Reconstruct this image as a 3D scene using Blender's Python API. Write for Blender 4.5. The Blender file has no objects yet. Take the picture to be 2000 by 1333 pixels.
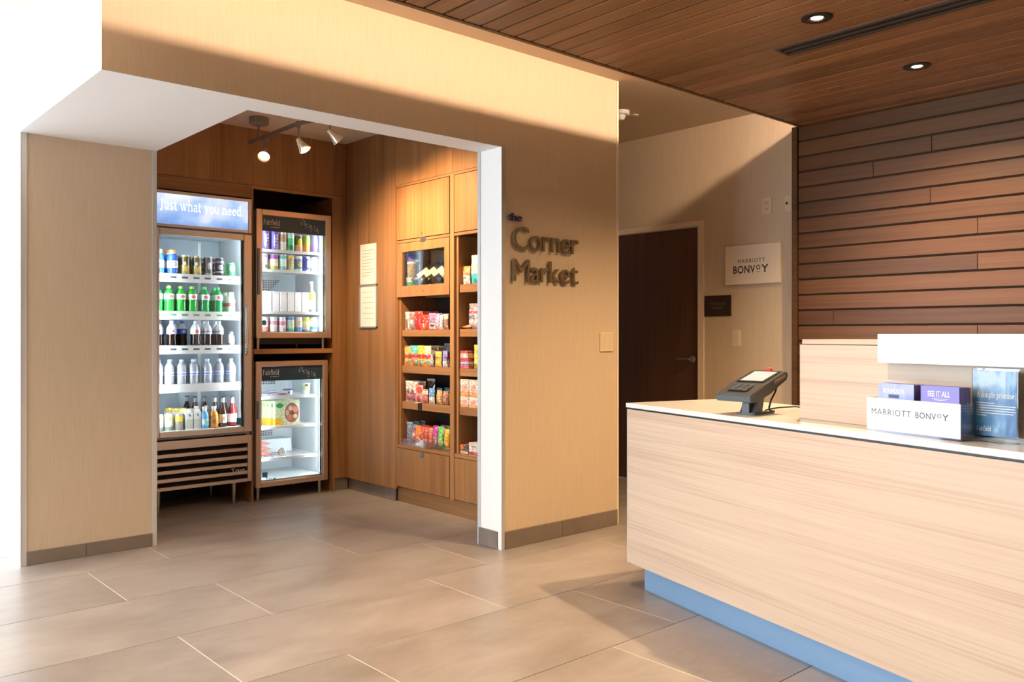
import bpy, bmesh, math, random
from mathutils import Matrix, Vector
random.seed(7)
C = bpy.context.scene.collection
S = bpy.context.scene
PI = math.pi

# ------------------------------------------------------------------ camera
cam = bpy.data.objects.new('camera', bpy.data.cameras.new('camera'))
C.objects.link(cam)
cam.data.sensor_width = 36.0
cam.data.lens = 1669.3 / 2000 * 36
cam.data.shift_y = -12.05 / 2000
cam.data.clip_start = 0.05
cam.location = (0, 0, 1.21)
cam.rotation_euler = (PI / 2, 0, math.radians(48.36 - 90))
S.camera = cam

# ------------------------------------------------------------------ view
S.view_settings.view_transform = 'Standard'
S.view_settings.look = 'None'
S.view_settings.gamma = 1
S.view_settings.use_curve_mapping = False
S.view_settings.exposure = 0.18
S.cycles.use_denoising = True
S.cycles.max_bounces = 8
S.cycles.diffuse_bounces = 4
S.cycles.glossy_bounces = 4
S.cycles.transmission_bounces = 6
S.cycles.transparent_max_bounces = 16
S.cycles.sample_clamp_indirect = 6.0
S.cycles.caustics_reflective = False
S.cycles.caustics_refractive = False

# ------------------------------------------------------------------ world and lights
world = bpy.data.worlds.new('world')
S.world = world
world.use_nodes = True
wb = world.node_tree.nodes['Background']
wb.inputs[0].default_value = (0.80, 0.90, 1.0, 1)
wb.inputs[1].default_value = 0.6

DAY = (0.80, 0.905, 1.0)
WARM = (1.0, 0.66, 0.35)


def area(name, loc, direction, sx, sy, power, color, spread=PI):
    l = bpy.data.lights.new(name, 'AREA')
    l.shape = 'RECTANGLE'
    l.size = sx
    l.size_y = sy
    l.energy = power
    l.color = color
    l.spread = spread
    o = bpy.data.objects.new(name, l)
    o.location = loc
    o.rotation_euler = Vector(direction).to_track_quat('-Z', 'Y').to_euler()
    C.objects.link(o)
    return o


def spot(name, loc, target, power, angle, blend, color, radius=0.03):
    l = bpy.data.lights.new(name, 'SPOT')
    l.energy = power
    l.spot_size = math.radians(angle)
    l.spot_blend = blend
    l.color = color
    l.shadow_soft_size = radius
    o = bpy.data.objects.new(name, l)
    o.location = loc
    o.rotation_euler = (Vector(target) - Vector(loc)).to_track_quat('-Z', 'Y').to_euler()
    C.objects.link(o)
    return o


# daylight through the lobby windows (left side, and the far end of the lobby)
area('window_daylight', (-3.95, 6.1, 1.40), (1, 0, 0), 5.6, 2.3, 490, DAY)
area('window_daylight', (-1.4, 9.05, 1.40), (0, -1, 0), 4.2, 2.3, 260, DAY)
# light strip hidden above the edge of the timber ceiling
area('cove_light', (3.0, 2.81, 2.815), (0, 0.9, -0.45), 4.8, 0.03, 42, (1.0, 0.70, 0.48))
# downlights in the timber ceiling; the row behind the camera is unseen, added fill
DOWN = [(3.622, 1.985, 230), (4.676, 1.985, 200), (1.70, 1.75, 120), (3.622, -0.9, 110), (2.568, -0.9, 110), (1.5, -0.9, 110)]
for dx, dy, e in DOWN:
    spot('downlight_lamp', (dx, dy, 2.635), (dx, dy, 0), e, 142, 0.9, WARM, 0.03)
bounce_sun = bpy.data.lights.new('bounce_sun', 'SUN')         # added so its floor bounce lifts the soffit; steep, through the windows at left
bounce_sun.energy = 44
bounce_sun.angle = math.radians(1.5)
bounce_sun.color = (0.78, 0.90, 1.0)
so = bpy.data.objects.new('bounce_sun', bounce_sun)
so.rotation_euler = Vector((0.62, 0.12, -1.0)).to_track_quat('-Z', 'Y').to_euler()
C.objects.link(so)
# unseen downlights added left of the camera to brighten the wall pier
LOBBY_FILL = [(-1.0, 2.5), (-1.0, 0.4)]
for dx, dy in LOBBY_FILL:
    spot('lobby_fill_lamp', (dx, dy, 2.80), (dx, dy, 0), 120, 150, 0.6, (1.0, 0.90, 0.76), 0.05)
# track heads in the market
TRACK = [((2.57, 5.40, 2.42), (1.75, 4.30, 1.10), 48, 84), ((2.600, 4.905, 2.395), (3.47, 5.15, 1.55), 140, 92),
         ((2.64, 4.60, 2.39), (3.47, 4.55, 1.75), 130, 90)]
for a, b, p, s in TRACK:
    spot('track_lamp', a, b, p, s, 0.8, WARM, 0.02)
# strip lamps inside the coolers
COOL = (0.86, 0.95, 1.0)
area('cooler_lamp', (2.055, 5.895, 1.24), (0.9, 0.62, 0), 1.28, 0.02, 6.5, COOL)
area('cooler_lamp', (2.632, 5.895, 1.24), (-0.9, 0.62, 0), 1.28, 0.02, 6.5, COOL)
for z0, z1, xa, xb, p in ((1.25, 2.06, 2.765, 3.275, 2.6), (0.16, 0.95, 2.765, 3.245, 2.2)):
    area('cooler_lamp', (xa, 5.895, (z0 + z1) / 2), (0.9, 0.62, 0), z1 - z0, 0.02, p, COOL)
    area('cooler_lamp', (xb, 5.895, (z0 + z1) / 2), (-0.9, 0.62, 0), z1 - z0, 0.02, p, COOL)
for o in bpy.data.objects:          # strips stand upright: turn the long side to the vertical
    if o.name.startswith('cooler_lamp'):
        dirx = (o.rotation_euler.to_matrix() @ Vector((0, 0, -1)))
        zax = -dirx.normalized()
        xax = Vector((0, 0, 1))
        yax = zax.cross(xax)
        o.rotation_euler = Matrix((xax, yax, zax)).transposed().to_euler()


# ------------------------------------------------------------------ materials
def new_mat(name):
    m = bpy.data.materials.new(name)
    m.use_nodes = True
    return m, m.node_tree, m.node_tree.nodes['Principled BSDF']


def plain(name, col, rough=0.5, metal=0.0, trans=0.0, emit=None, estr=1.0, ior=1.45, coat=0.0):
    m, t, b = new_mat(name)
    b.inputs['Base Color'].default_value = (*col, 1)
    b.inputs['Roughness'].default_value = rough
    b.inputs['Metallic'].default_value = metal
    b.inputs['Transmission Weight'].default_value = trans
    b.inputs['IOR'].default_value = ior
    b.inputs['Coat Weight'].default_value = coat
    if emit:
        b.inputs['Emission Color'].default_value = (*emit, 1)
        b.inputs['Emission Strength'].default_value = estr
    return m


def N(t, typ, **kw):
    n = t.nodes.new(typ)
    for k, v in kw.items():
        setattr(n, k, v)
    return n


def coords(t, scale, rnd=True):
    """object coordinates, stretched, shifted by the object's own random number"""
    tc = N(t, 'ShaderNodeTexCoord')
    mp = N(t, 'ShaderNodeMapping')
    mp.inputs['Scale'].default_value = scale
    t.links.new(tc.outputs['Object'], mp.inputs['Vector'])
    if rnd:
        oi = N(t, 'ShaderNodeObjectInfo')
        mu = N(t, 'ShaderNodeMath', operation='MULTIPLY')
        mu.inputs[1].default_value = 37.0
        t.links.new(oi.outputs['Random'], mu.inputs[0])
        cb = N(t, 'ShaderNodeCombineXYZ')
        for i in range(3):
            t.links.new(mu.outputs[0], cb.inputs[i])
        t.links.new(cb.outputs[0], mp.inputs['Location'])
        return mp.outputs[0], oi.outputs['Random']
    return mp.outputs[0], None


def ramp(t, fac, stops):
    r = N(t, 'ShaderNodeValToRGB')
    el = r.color_ramp.elements
    while len(el) < len(stops):
        el.new(0.5)
    for e, (p, c) in zip(el, stops):
        e.position = p
        e.color = (*c, 1)
    t.links.new(fac, r.inputs[0])
    return r.outputs[0]


def wood(name, c1, c2, axis, fine=70.0, rough=0.38, tint=0.18, bump=0.05, streak=1.3, c3=None, spec=0.5):
    """timber or veneer whose grain runs along the given object axis"""
    m, t, b = new_mat(name)
    sc = [fine, fine, fine]
    sc['xyz'.index(axis)] = streak
    v, rnd = coords(t, sc)
    n = N(t, 'ShaderNodeTexNoise')
    n.inputs['Scale'].default_value = 1.0
    n.inputs['Detail'].default_value = 5
    n.inputs['Roughness'].default_value = 0.62
    t.links.new(v, n.inputs['Vector'])
    sc2 = [fine * 0.12] * 3
    sc2['xyz'.index(axis)] = streak * 0.5
    v2, _ = coords(t, sc2)
    n2 = N(t, 'ShaderNodeTexNoise')
    n2.inputs['Scale'].default_value = 1.0
    n2.inputs['Detail'].default_value = 3
    n2.inputs['Distortion'].default_value = 0.6
    t.links.new(v2, n2.inputs['Vector'])
    mx = N(t, 'ShaderNodeMath', operation='ADD')
    ml = N(t, 'ShaderNodeMath', operation='MULTIPLY')
    ml.inputs[1].default_value = 0.45
    t.links.new(n2.outputs[0], ml.inputs[0])
    ml2 = N(t, 'ShaderNodeMath', operation='MULTIPLY')
    ml2.inputs[1].default_value = 0.55
    t.links.new(n.outputs[0], ml2.inputs[0])
    t.links.new(ml.outputs[0], mx.inputs[0])
    t.links.new(ml2.outputs[0], mx.inputs[1])
    col = ramp(t, mx.outputs[0], [(0.34, c1), (0.66, c2)] if not c3 else [(0.32, c1), (0.5, c3), (0.68, c2)])
    hs = N(t, 'ShaderNodeHueSaturation')
    mr = N(t, 'ShaderNodeMapRange')
    mr.inputs[3].default_value = 1 - tint
    mr.inputs[4].default_value = 1 + tint
    t.links.new(rnd, mr.inputs[0])
    t.links.new(mr.outputs[0], hs.inputs['Value'])
    t.links.new(col, hs.inputs['Color'])
    t.links.new(hs.outputs[0], b.inputs['Base Color'])
    b.inputs['Roughness'].default_value = rough
    b.inputs['Specular IOR Level'].default_value = spec
    bp = N(t, 'ShaderNodeBump')
    bp.inputs['Strength'].default_value = bump
    bp.inputs['Distance'].default_value = 0.002
    t.links.new(mx.outputs[0], bp.inputs['Height'])
    t.links.new(bp.outputs[0], b.inputs['Normal'])
    return m


def wallpaper(name, c1, c2):
    m, t, b = new_mat(name)
    v, _ = coords(t, (230, 230, 5), False)
    n = N(t, 'ShaderNodeTexNoise')
    n.inputs['Scale'].default_value = 1.0
    n.inputs['Detail'].default_value = 4
    t.links.new(v, n.inputs['Vector'])
    col = ramp(t, n.outputs[0], [(0.3, c1), (0.7, c2)])
    t.links.new(col, b.inputs['Base Color'])
    b.inputs['Roughness'].default_value = 0.65
    bp = N(t, 'ShaderNodeBump')
    bp.inputs['Strength'].default_value = 0.12
    bp.inputs['Distance'].default_value = 0.002
    t.links.new(n.outputs[0], bp.inputs['Height'])
    t.links.new(bp.outputs[0], b.inputs['Normal'])
    return m


def stone(name, c1, c2, c3, rough=0.33):
    m, t, b = new_mat(name)
    v, rnd = coords(t, (1.0, 1.9, 1))
    n = N(t, 'ShaderNodeTexNoise')
    n.inputs['Scale'].default_value = 1.9
    n.inputs['Detail'].default_value = 8
    n.inputs['Roughness'].default_value = 0.66
    n.inputs['Distortion'].default_value = 0.25
    t.links.new(v, n.inputs['Vector'])
    col = ramp(t, n.outputs[0], [(0.28, c1), (0.5, c2), (0.74, c3)])
    hs = N(t, 'ShaderNodeHueSaturation')
    mr = N(t, 'ShaderNodeMapRange')
    mr.inputs[3].default_value = 0.93
    mr.inputs[4].default_value = 1.07
    t.links.new(rnd, mr.inputs[0])
    t.links.new(mr.outputs[0], hs.inputs['Value'])
    t.links.new(col, hs.inputs['Color'])
    t.links.new(hs.outputs[0], b.inputs['Base Color'])
    r2 = N(t, 'ShaderNodeMapRange')
    r2.inputs[3].default_value = rough - 0.06
    r2.inputs[4].default_value = rough + 0.10
    t.links.new(n.outputs[0], r2.inputs[0])
    t.links.new(r2.outputs[0], b.inputs['Roughness'])
    b.inputs['Specular IOR Level'].default_value = 0.55
    return m


def brushed(name, col, rough=0.28, axis='x'):
    m, t, b = new_mat(name)
    sc = [160, 160, 160]
    sc['xyz'.index(axis)] = 2
    v, _ = coords(t, sc)
    n = N(t, 'ShaderNodeTexNoise')
    n.inputs['Scale'].default_value = 1
    t.links.new(v, n.inputs['Vector'])
    mr = N(t, 'ShaderNodeMapRange')
    mr.inputs[3].default_value = rough - 0.07
    mr.inputs[4].default_value = rough + 0.09
    t.links.new(n.outputs[0], mr.inputs[0])
    t.links.new(mr.outputs[0], b.inputs['Roughness'])
    b.inputs['Base Color'].default_value = (*col, 1)
    b.inputs['Metallic'].default_value = 1
    return m


def clear(name, tint=(1, 1, 1), gloss=0.06, rough=0.02, alpha=1.0):
    """thin clear sheet: mostly see-through, with a fresnel reflection"""
    m = bpy.data.materials.new(name)
    m.use_nodes = True
    t = m.node_tree
    t.nodes.clear()
    out = N(t, 'ShaderNodeOutputMaterial')
    tr = N(t, 'ShaderNodeBsdfTransparent')
    tr.inputs[0].default_value = (*tint, 1)
    gl = N(t, 'ShaderNodeBsdfGlossy')
    gl.inputs['Roughness'].default_value = rough
    fr = N(t, 'ShaderNodeFresnel')
    fr.inputs[0].default_value = 1.45
    ad = N(t, 'ShaderNodeMath', operation='MULTIPLY_ADD')
    ad.inputs[1].default_value = 0.45
    ad.inputs[2].default_value = gloss * 0.3
    t.links.new(fr.outputs[0], ad.inputs[0])
    mx = N(t, 'ShaderNodeMixShader')
    t.links.new(ad.outputs[0], mx.inputs[0])
    t.links.new(tr.outputs[0], mx.inputs[1])
    t.links.new(gl.outputs[0], mx.inputs[2])
    t.links.new(mx.outputs[0], out.inputs[0])
    return m


BUSY = 0.0


def printed(name, base, bands=(), blobs=(), rough=0.4, noise=0.25, metal=0.0, trans=0.0, nscale=9.0, busy=None):
    """printed pack: colour bands over its height (z0, z1, colour), blobs (x, z, rx, rz, colour), small mottled print"""
    m, t, b = new_mat(name)
    tc = N(t, 'ShaderNodeTexCoord')
    sp = N(t, 'ShaderNodeSeparateXYZ')
    t.links.new(tc.outputs['Generated'], sp.inputs[0])
    cur = N(t, 'ShaderNodeRGB')
    cur.outputs[0].default_value = (*base, 1)
    cur = cur.outputs[0]

    def mixin(fac, col):
        nonlocal cur
        mx = N(t, 'ShaderNodeMix', data_type='RGBA')
        t.links.new(fac, mx.inputs[0])
        t.links.new(cur, mx.inputs[6])
        mx.inputs[7].default_value = (*col, 1)
        cur = mx.outputs[2]

    def op(o, a, bv):
        n = N(t, 'ShaderNodeMath', operation=o)
        for i, q in enumerate((a, bv)):
            if isinstance(q, (int, float)):
                n.inputs[i].default_value = q
            else:
                t.links.new(q, n.inputs[i])
        return n.outputs[0]
    for z0, z1, c in bands:
        mixin(op('MULTIPLY', op('GREATER_THAN', sp.outputs[2], z0), op('LESS_THAN', sp.outputs[2], z1)), c)
    for bx, bz, rx, rz, c in blobs:
        dx = op('DIVIDE', op('SUBTRACT', sp.outputs[0], bx), rx)
        dz = op('DIVIDE', op('SUBTRACT', sp.outputs[2], bz), rz)
        mixin(op('LESS_THAN', op('ADD', op('MULTIPLY', dx, dx), op('MULTIPLY', dz, dz)), 1.0), c)
    bz = BUSY if busy is None else busy
    if bz:                                   # small print: patches of other tones of the same pack
        oi = N(t, 'ShaderNodeObjectInfo')
        va = N(t, 'ShaderNodeVectorMath', operation='ADD')
        t.links.new(tc.outputs['Generated'], va.inputs[0])
        t.links.new(oi.outputs['Random'], va.inputs[1])
        mp = N(t, 'ShaderNodeMapping')
        mp.inputs['Scale'].default_value = (7, 3, 17)
        t.links.new(va.outputs[0], mp.inputs[0])
        vo = N(t, 'ShaderNodeTexVoronoi')
        vo.inputs['Scale'].default_value = 1.0
        t.links.new(mp.outputs[0], vo.inputs['Vector'])
        sc = N(t, 'ShaderNodeSeparateColor')
        t.links.new(vo.outputs['Color'], sc.inputs[0])
        mixin(op('MULTIPLY', op('GREATER_THAN', sc.outputs[0], 0.66), bz), (0.03, 0.02, 0.02))
        mixin(op('MULTIPLY', op('LESS_THAN', sc.outputs[0], 0.11), bz), (0.72, 0.68, 0.60))
        mixin(op('MULTIPLY', op('GREATER_THAN', sc.outputs[1], 0.85), bz), (0.45, 0.05, 0.05))
    if noise:
        n = N(t, 'ShaderNodeTexNoise')
        n.inputs['Scale'].default_value = nscale
        n.inputs['Detail'].default_value = 2
        t.links.new(tc.outputs['Generated'], n.inputs['Vector'])
        mr = N(t, 'ShaderNodeMapRange')
        mr.inputs[1].default_value = 0.3
        mr.inputs[2].default_value = 0.7
        mr.inputs[3].default_value = 1 - noise
        mr.inputs[4].default_value = 1 + noise
        t.links.new(n.outputs[0], mr.inputs[0])
        hs = N(t, 'ShaderNodeHueSaturation')
        t.links.new(mr.outputs[0], hs.inputs['Value'])
        t.links.new(cur, hs.inputs['Color'])
        cur = hs.outputs[0]
    t.links.new(cur, b.inputs['Base Color'])
    b.inputs['Roughness'].default_value = rough
    b.inputs['Metallic'].default_value = metal
    b.inputs['Transmission Weight'].default_value = trans
    return m


M = {}
M['paper'] = wallpaper('beige_wallcovering', (0.575, 0.462, 0.328), (0.64, 0.525, 0.388))
M['white'] = plain('white_paint_and_daylight', (0.84, 0.84, 0.83), 0.6)
M['ceil'] = plain('ceiling_paint', (0.72, 0.575, 0.43), 0.7)
M['tile'] = stone('floor_tile', (0.225, 0.195, 0.174), (0.310, 0.274, 0.250), (0.395, 0.360, 0.338))
M['basetile'] = stone('base_tile', (0.15, 0.115, 0.09), (0.20, 0.16, 0.13), (0.25, 0.21, 0.17), 0.4)
M['grout'] = plain('dark_grout', (0.13, 0.085, 0.055), 0.9)
M['groutglint'] = plain('glint_grout', (0.72, 0.66, 0.58), 0.9)  # reflected light on the cross joints, painted as a pale strip
M['walnut'] = wood('walnut_veneer_upright', (0.20, 0.090, 0.032), (0.40, 0.205, 0.084), 'z', 95, 0.40, 0.10, c3=(0.295, 0.144, 0.055))
M['walnuty'] = wood('walnut_veneer_level', (0.20, 0.090, 0.032), (0.40, 0.205, 0.084), 'y', 95, 0.40, 0.08, c3=(0.295, 0.144, 0.055))
M['walnutx'] = wood('walnut_veneer_level_across', (0.20, 0.090, 0.032), (0.40, 0.205, 0.084), 'x', 95, 0.40, 0.08, c3=(0.295, 0.144, 0.055))
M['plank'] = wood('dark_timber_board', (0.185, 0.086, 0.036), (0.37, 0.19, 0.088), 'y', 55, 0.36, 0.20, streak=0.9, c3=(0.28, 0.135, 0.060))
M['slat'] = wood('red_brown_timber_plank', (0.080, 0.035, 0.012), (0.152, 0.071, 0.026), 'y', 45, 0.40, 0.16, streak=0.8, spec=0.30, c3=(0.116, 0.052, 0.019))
M['doorwood'] = wood('dark_door_veneer', (0.070, 0.032, 0.016), (0.13, 0.065, 0.034), 'z', 80, 0.4, 0.0)
M['oak'] = wood('pale_oak_veneer', (0.43, 0.305, 0.215), (0.64, 0.51, 0.395), 'x', 130, 0.42, 0.02, streak=1.0, c3=(0.585, 0.455, 0.35), bump=0.03)
M['dark'] = plain('dark_void', (0.015, 0.011, 0.009), 0.8)
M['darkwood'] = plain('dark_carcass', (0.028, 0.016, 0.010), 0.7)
M['steel'] = brushed('brushed_steel', (0.74, 0.66, 0.58), 0.30)
M['steelz'] = brushed('brushed_steel_upright', (0.74, 0.66, 0.58), 0.30, 'z')
M['bronze'] = brushed('bronze_steel', (0.70, 0.58, 0.48), 0.32)
M['nickel'] = plain('brushed_nickel', (0.55, 0.52, 0.48), 0.3, 1.0)
M['chrome'] = plain('chrome', (0.8, 0.8, 0.8), 0.12, 1.0)
M['alu'] = plain('aluminium_trim', (0.72, 0.73, 0.73), 0.4, 0.6)
M['alugrey'] = plain('grey_trim', (0.34, 0.34, 0.33), 0.45, 0.2)
M['kick'] = plain('daylight_blue_metal', (0.24, 0.40, 0.62), 0.38, 0.35)  # reflected blue daylight is put into the metal's colour
M['solid'] = plain('white_solid_surface', (0.72, 0.735, 0.75), 0.18, coat=0.2)
M['whitepl'] = plain('white_plastic', (0.82, 0.82, 0.82), 0.35)
M['ivory'] = plain('ivory_plastic', (0.72, 0.60, 0.42), 0.4)
M['cream'] = plain('cream_frame_paint', (0.80, 0.66, 0.50), 0.45)
M['black'] = plain('black_plastic', (0.012, 0.012, 0.013), 0.4)
M['grey'] = plain('grey_metal', (0.26, 0.235, 0.21), 0.42, 0.5)
M['liner'] = plain('cooler_liner', (0.66, 0.72, 0.76), 0.45)
M['linerd'] = plain('cooler_back', (0.42, 0.50, 0.57), 0.4)
M['wire'] = plain('white_wire', (0.85, 0.87, 0.88), 0.4)
M['glass'] = clear('door_glass', (0.96, 0.98, 0.98))
M['acrylic'] = clear('clear_acrylic', (0.95, 0.97, 0.985), 0.15)
M['bag'] = clear('clear_film', (0.85, 0.86, 0.87), 0.5, 0.12)
M['navy'] = plain('navy_print', (0.016, 0.055, 0.105), 0.35)
M['ink'] = plain('white_ink', (0.85, 0.86, 0.88), 0.5)
M['dkink'] = plain('dark_ink', (0.025, 0.035, 0.05), 0.5)
M['orange'] = plain('orange_ink', (0.8, 0.24, 0.05), 0.5)
M['lamp'] = plain('lamp_face', (1, 0.9, 0.75), 0.3, emit=(1, 0.82, 0.58), estr=22)
M['lampw'] = plain('downlight_face', (1, 0.95, 0.85), 0.3, emit=(1, 0.93, 0.80), estr=7)
M['strip'] = plain('led_strip', (1, 0.8, 0.5), 0.3, emit=(1, 0.72, 0.42), estr=6)
M['tube'] = plain('cooler_tube', (0.9, 0.95, 1), 0.3, emit=(0.88, 0.95, 1.0), estr=1.3)
M['frost'] = printed('frosted_glass_shade', (0.75, 0.66, 0.52), rough=0.25, noise=0.1, metal=0.5)


def clouds(name, c1, c2, c3, scale, estr=0.0, axis=(1, 1, 1)):
    m, t, b = new_mat(name)
    tc = N(t, 'ShaderNodeTexCoord')
    mp = N(t, 'ShaderNodeMapping')
    mp.inputs['Scale'].default_value = axis
    t.links.new(tc.outputs['Generated'], mp.inputs[0])
    n = N(t, 'ShaderNodeTexNoise')
    n.inputs['Scale'].default_value = scale
    n.inputs['Detail'].default_value = 5
    t.links.new(mp.outputs[0], n.inputs['Vector'])
    sp = N(t, 'ShaderNodeSeparateXYZ')
    t.links.new(tc.outputs['Generated'], sp.inputs[0])
    ad = N(t, 'ShaderNodeMath', operation='MULTIPLY_ADD')
    ad.inputs[1].default_value = 0.35
    t.links.new(sp.outputs[2], ad.inputs[0])
    t.links.new(n.outputs[0], ad.inputs[2])
    col = ramp(t, ad.outputs[0], [(0.42, c1), (0.66, c2), (0.88, c3)])
    t.links.new(col, b.inputs['Base Color'])
    b.inputs['Roughness'].default_value = 0.3
    if estr:
        t.links.new(col, b.inputs['Emission Color'])
        b.inputs['Emission Strength'].default_value = estr
    return m


M['sky_sign'] = clouds('lit_sky_print', (0.15, 0.31, 0.72), (0.33, 0.53, 0.92), (0.78, 0.88, 1.0), 1.3, 0.85, (2.4, 1, 1))
M['sky_poster'] = clouds('sky_poster_print', (0.035, 0.13, 0.33), (0.08, 0.24, 0.48), (0.35, 0.52, 0.72), 3.0)
M['deep_poster'] = clouds('deep_blue_print_refraction', (0.01, 0.075, 0.24), (0.02, 0.13, 0.36), (0.2, 0.4, 0.65), 3.0)
M['leaf_blue'] = clouds('blue_leaflet_print', (0.14, 0.19, 0.55), (0.22, 0.28, 0.66), (0.34, 0.42, 0.76), 3.0)
M['lilac'] = plain('violet_blue_print', (0.22, 0.22, 0.66), 0.4)


# ------------------------------------------------------------------ mesh helpers
class MB:
    """collects shapes for one mesh object"""

    def __init__(s):
        s.b = bmesh.new()

    def _new(s, n0):
        s.b.verts.ensure_lookup_table()
        return s.b.verts[n0:]

    def box(s, x0, x1, y0, y1, z0, z1, bev=0.0):
        b2 = bmesh.new()
        v = [b2.verts.new(p) for p in ((x0, y0, z0), (x1, y0, z0), (x1, y1, z0), (x0, y1, z0), (x0, y0, z1), (x1, y0, z1), (x1, y1, z1), (x0, y1, z1))]
        for f in ((0, 3, 2, 1), (4, 5, 6, 7), (0, 1, 5, 4), (1, 2, 6, 5), (2, 3, 7, 6), (3, 0, 4, 7)):
            b2.faces.new([v[i] for i in f])
        if bev:
            bmesh.ops.bevel(b2, geom=list(b2.edges), offset=bev, segments=1, affect='EDGES')
        s.merge(b2)
        return s

    def merge(s, b2, mat=None):
        me = bpy.data.meshes.new('tmp')
        b2.to_mesh(me)
        b2.free()
        if mat:
            me.transform(mat)
        s.b.from_mesh(me)
        bpy.data.meshes.remove(me)
        return s

    def addmesh(s, me, mat=None):
        me = me.copy()
        if mat:
            me.transform(mat)
        s.b.from_mesh(me)
        bpy.data.meshes.remove(me)
        return s

    def prism(s, pts, axis, a, b):
        """outline pts (2D) pushed along axis from a to b"""
        def P(p, q):
            return {'x': (q, p[0], p[1]), 'y': (p[0], q, p[1]), 'z': (p[0], p[1], q)}[axis]
        A = [s.b.verts.new(P(p, a)) for p in pts]
        B = [s.b.verts.new(P(p, b)) for p in pts]
        n = len(pts)
        s.b.faces.new(A)
        s.b.faces.new(B[::-1])
        for i in range(n):
            s.b.faces.new((A[i], B[i], B[(i + 1) % n], A[(i + 1) % n]))
        return s

    def lathe(s, prof, seg=16, at=(0, 0, 0), mat=None, cap=True):
        b2 = bmesh.new()
        rings = []
        for r, z in prof:
            rings.append([b2.verts.new((r * math.cos(2 * PI * i / seg), r * math.sin(2 * PI * i / seg), z)) for i in range(seg)])
        for a, c in zip(rings, rings[1:]):
            for i in range(seg):
                b2.faces.new((a[i], a[(i + 1) % seg], c[(i + 1) % seg], c[i]))
        if cap:
            b2.faces.new(rings[0][::-1])
            b2.faces.new(rings[-1])
        m = Matrix.Translation(at)
        if mat:
            m = m @ mat
        s.merge(b2, m)
        return s

    def tube(s, pts, r, seg=8):
        pts = [Vector(p) for p in pts]
        rings = []
        for i, p in enumerate(pts):
            d = (pts[min(i + 1, len(pts) - 1)] - pts[max(i - 1, 0)]).normalized()
            u = d.orthogonal().normalized() if i == 0 else (u - d * u.dot(d)).normalized()
            w = d.cross(u)
            rings.append([s.b.verts.new(p + (u * math.cos(2 * PI * k / seg) + w * math.sin(2 * PI * k / seg)) * r) for k in range(seg)])
        for a, c in zip(rings, rings[1:]):
            for k in range(seg):
                s.b.faces.new((a[k], a[(k + 1) % seg], c[(k + 1) % seg], c[k]))
        s.b.faces.new(rings[0][::-1])
        s.b.faces.new(rings[-1])
        return s

    def quad(s, *p):
        s.b.faces.new([s.b.verts.new(q) for q in p])
        return s

    def xf(s, m):
        bmesh.ops.transform(s.b, matrix=m, verts=s.b.verts)
        return s

    def mesh(s, name, smooth=False):
        bmesh.ops.recalc_face_normals(s.b, faces=s.b.faces)
        me = bpy.data.meshes.new(name)
        s.b.to_mesh(me)
        s.b.free()
        if smooth:
            for p in me.polygons:
                p.use_smooth = True
            try:
                me.set_sharp_from_angle(angle=math.radians(38))
            except Exception:
                pass
        return me


def wm(o):
    m = o.matrix_basis.copy()
    while o.parent:
        o = o.parent
        m = o.matrix_basis @ m
    return m


def tag(o, label=None, cat=None, group=None, kind=None):
    for k, v in (('label', label), ('category', cat), ('group', group), ('kind', kind)):
        if v:
            o[k] = v
    return o


def obj(name, mb, mat, parent=None, label=None, smooth=False, world_coords=True, kind=None):
    """links one mesh object; world coordinates are turned into the parent's own"""
    me = mb.mesh(name, smooth) if isinstance(mb, MB) else mb
    if mat is not None:
        for m in (mat if isinstance(mat, (list, tuple)) else [mat]):
            me.materials.append(m)
    o = bpy.data.objects.new(name, me)
    C.objects.link(o)
    if parent is not None:
        o.parent = parent
        if world_coords:
            me.transform(wm(parent).inverted())
    if label:
        o['label'] = label
    if kind:
        o['kind'] = kind
    return o


def thing(name, label, cat, loc=(0, 0, 0), rotz=0.0, group=None):
    o = bpy.data.objects.new(name, None)
    o.empty_display_size = 0.05
    C.objects.link(o)
    o.location = loc
    o.rotation_euler = (0, 0, rotz)
    return tag(o, label, cat, group)


def rebase(o):
    """moves a mesh object's origin to the middle of its base"""
    me = o.data
    xs = [v.co.x for v in me.vertices]
    ys = [v.co.y for v in me.vertices]
    zs = [v.co.z for v in me.vertices]
    c = Vector(((min(xs) + max(xs)) / 2, (min(ys) + max(ys)) / 2, min(zs)))
    me.transform(Matrix.Translation(-c))
    o.location = o.location + c
    return o


def struct(name, mb, mat, label, cat):
    o = obj(name, mb, mat)
    return tag(o, label, cat, kind='structure')


def dup(root, loc, rotz=0.0, label=None, group=None, scale=None, tilt=None):
    r = root.copy()
    C.objects.link(r)
    r.location = loc
    r.rotation_euler = (tilt[0] if tilt else 0, tilt[1] if tilt else 0, rotz)
    if scale:
        r.scale = scale
    if label:
        r['label'] = label
    if group:
        r['group'] = group
    for ch in root.children:
        c = ch.copy()
        C.objects.link(c)
        c.parent = r
        for g in ch.children:
            d = g.copy()
            C.objects.link(d)
            d.parent = c
    return r


def B(*a, **k):
    return MB().box(*a, **k)


def face_mats(o, test):
    for p in o.data.polygons:
        p.material_index = test(p.normal)


# ---- lettering
def text_mesh(txt, size=1.0, extrude=0.0, offset=0.0, space=1.0):
    cu = bpy.data.curves.new('t', 'FONT')
    cu.body = txt
    cu.size = size
    cu.extrude = extrude
    cu.offset = offset
    cu.space_character = space
    cu.resolution_u = 3
    o = bpy.data.objects.new('t', cu)
    C.objects.link(o)
    dg = bpy.context.evaluated_depsgraph_get()
    me = bpy.data.meshes.new_from_object(o.evaluated_get(dg))
    bpy.data.objects.remove(o)
    bpy.data.curves.remove(cu)
    return me


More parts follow.
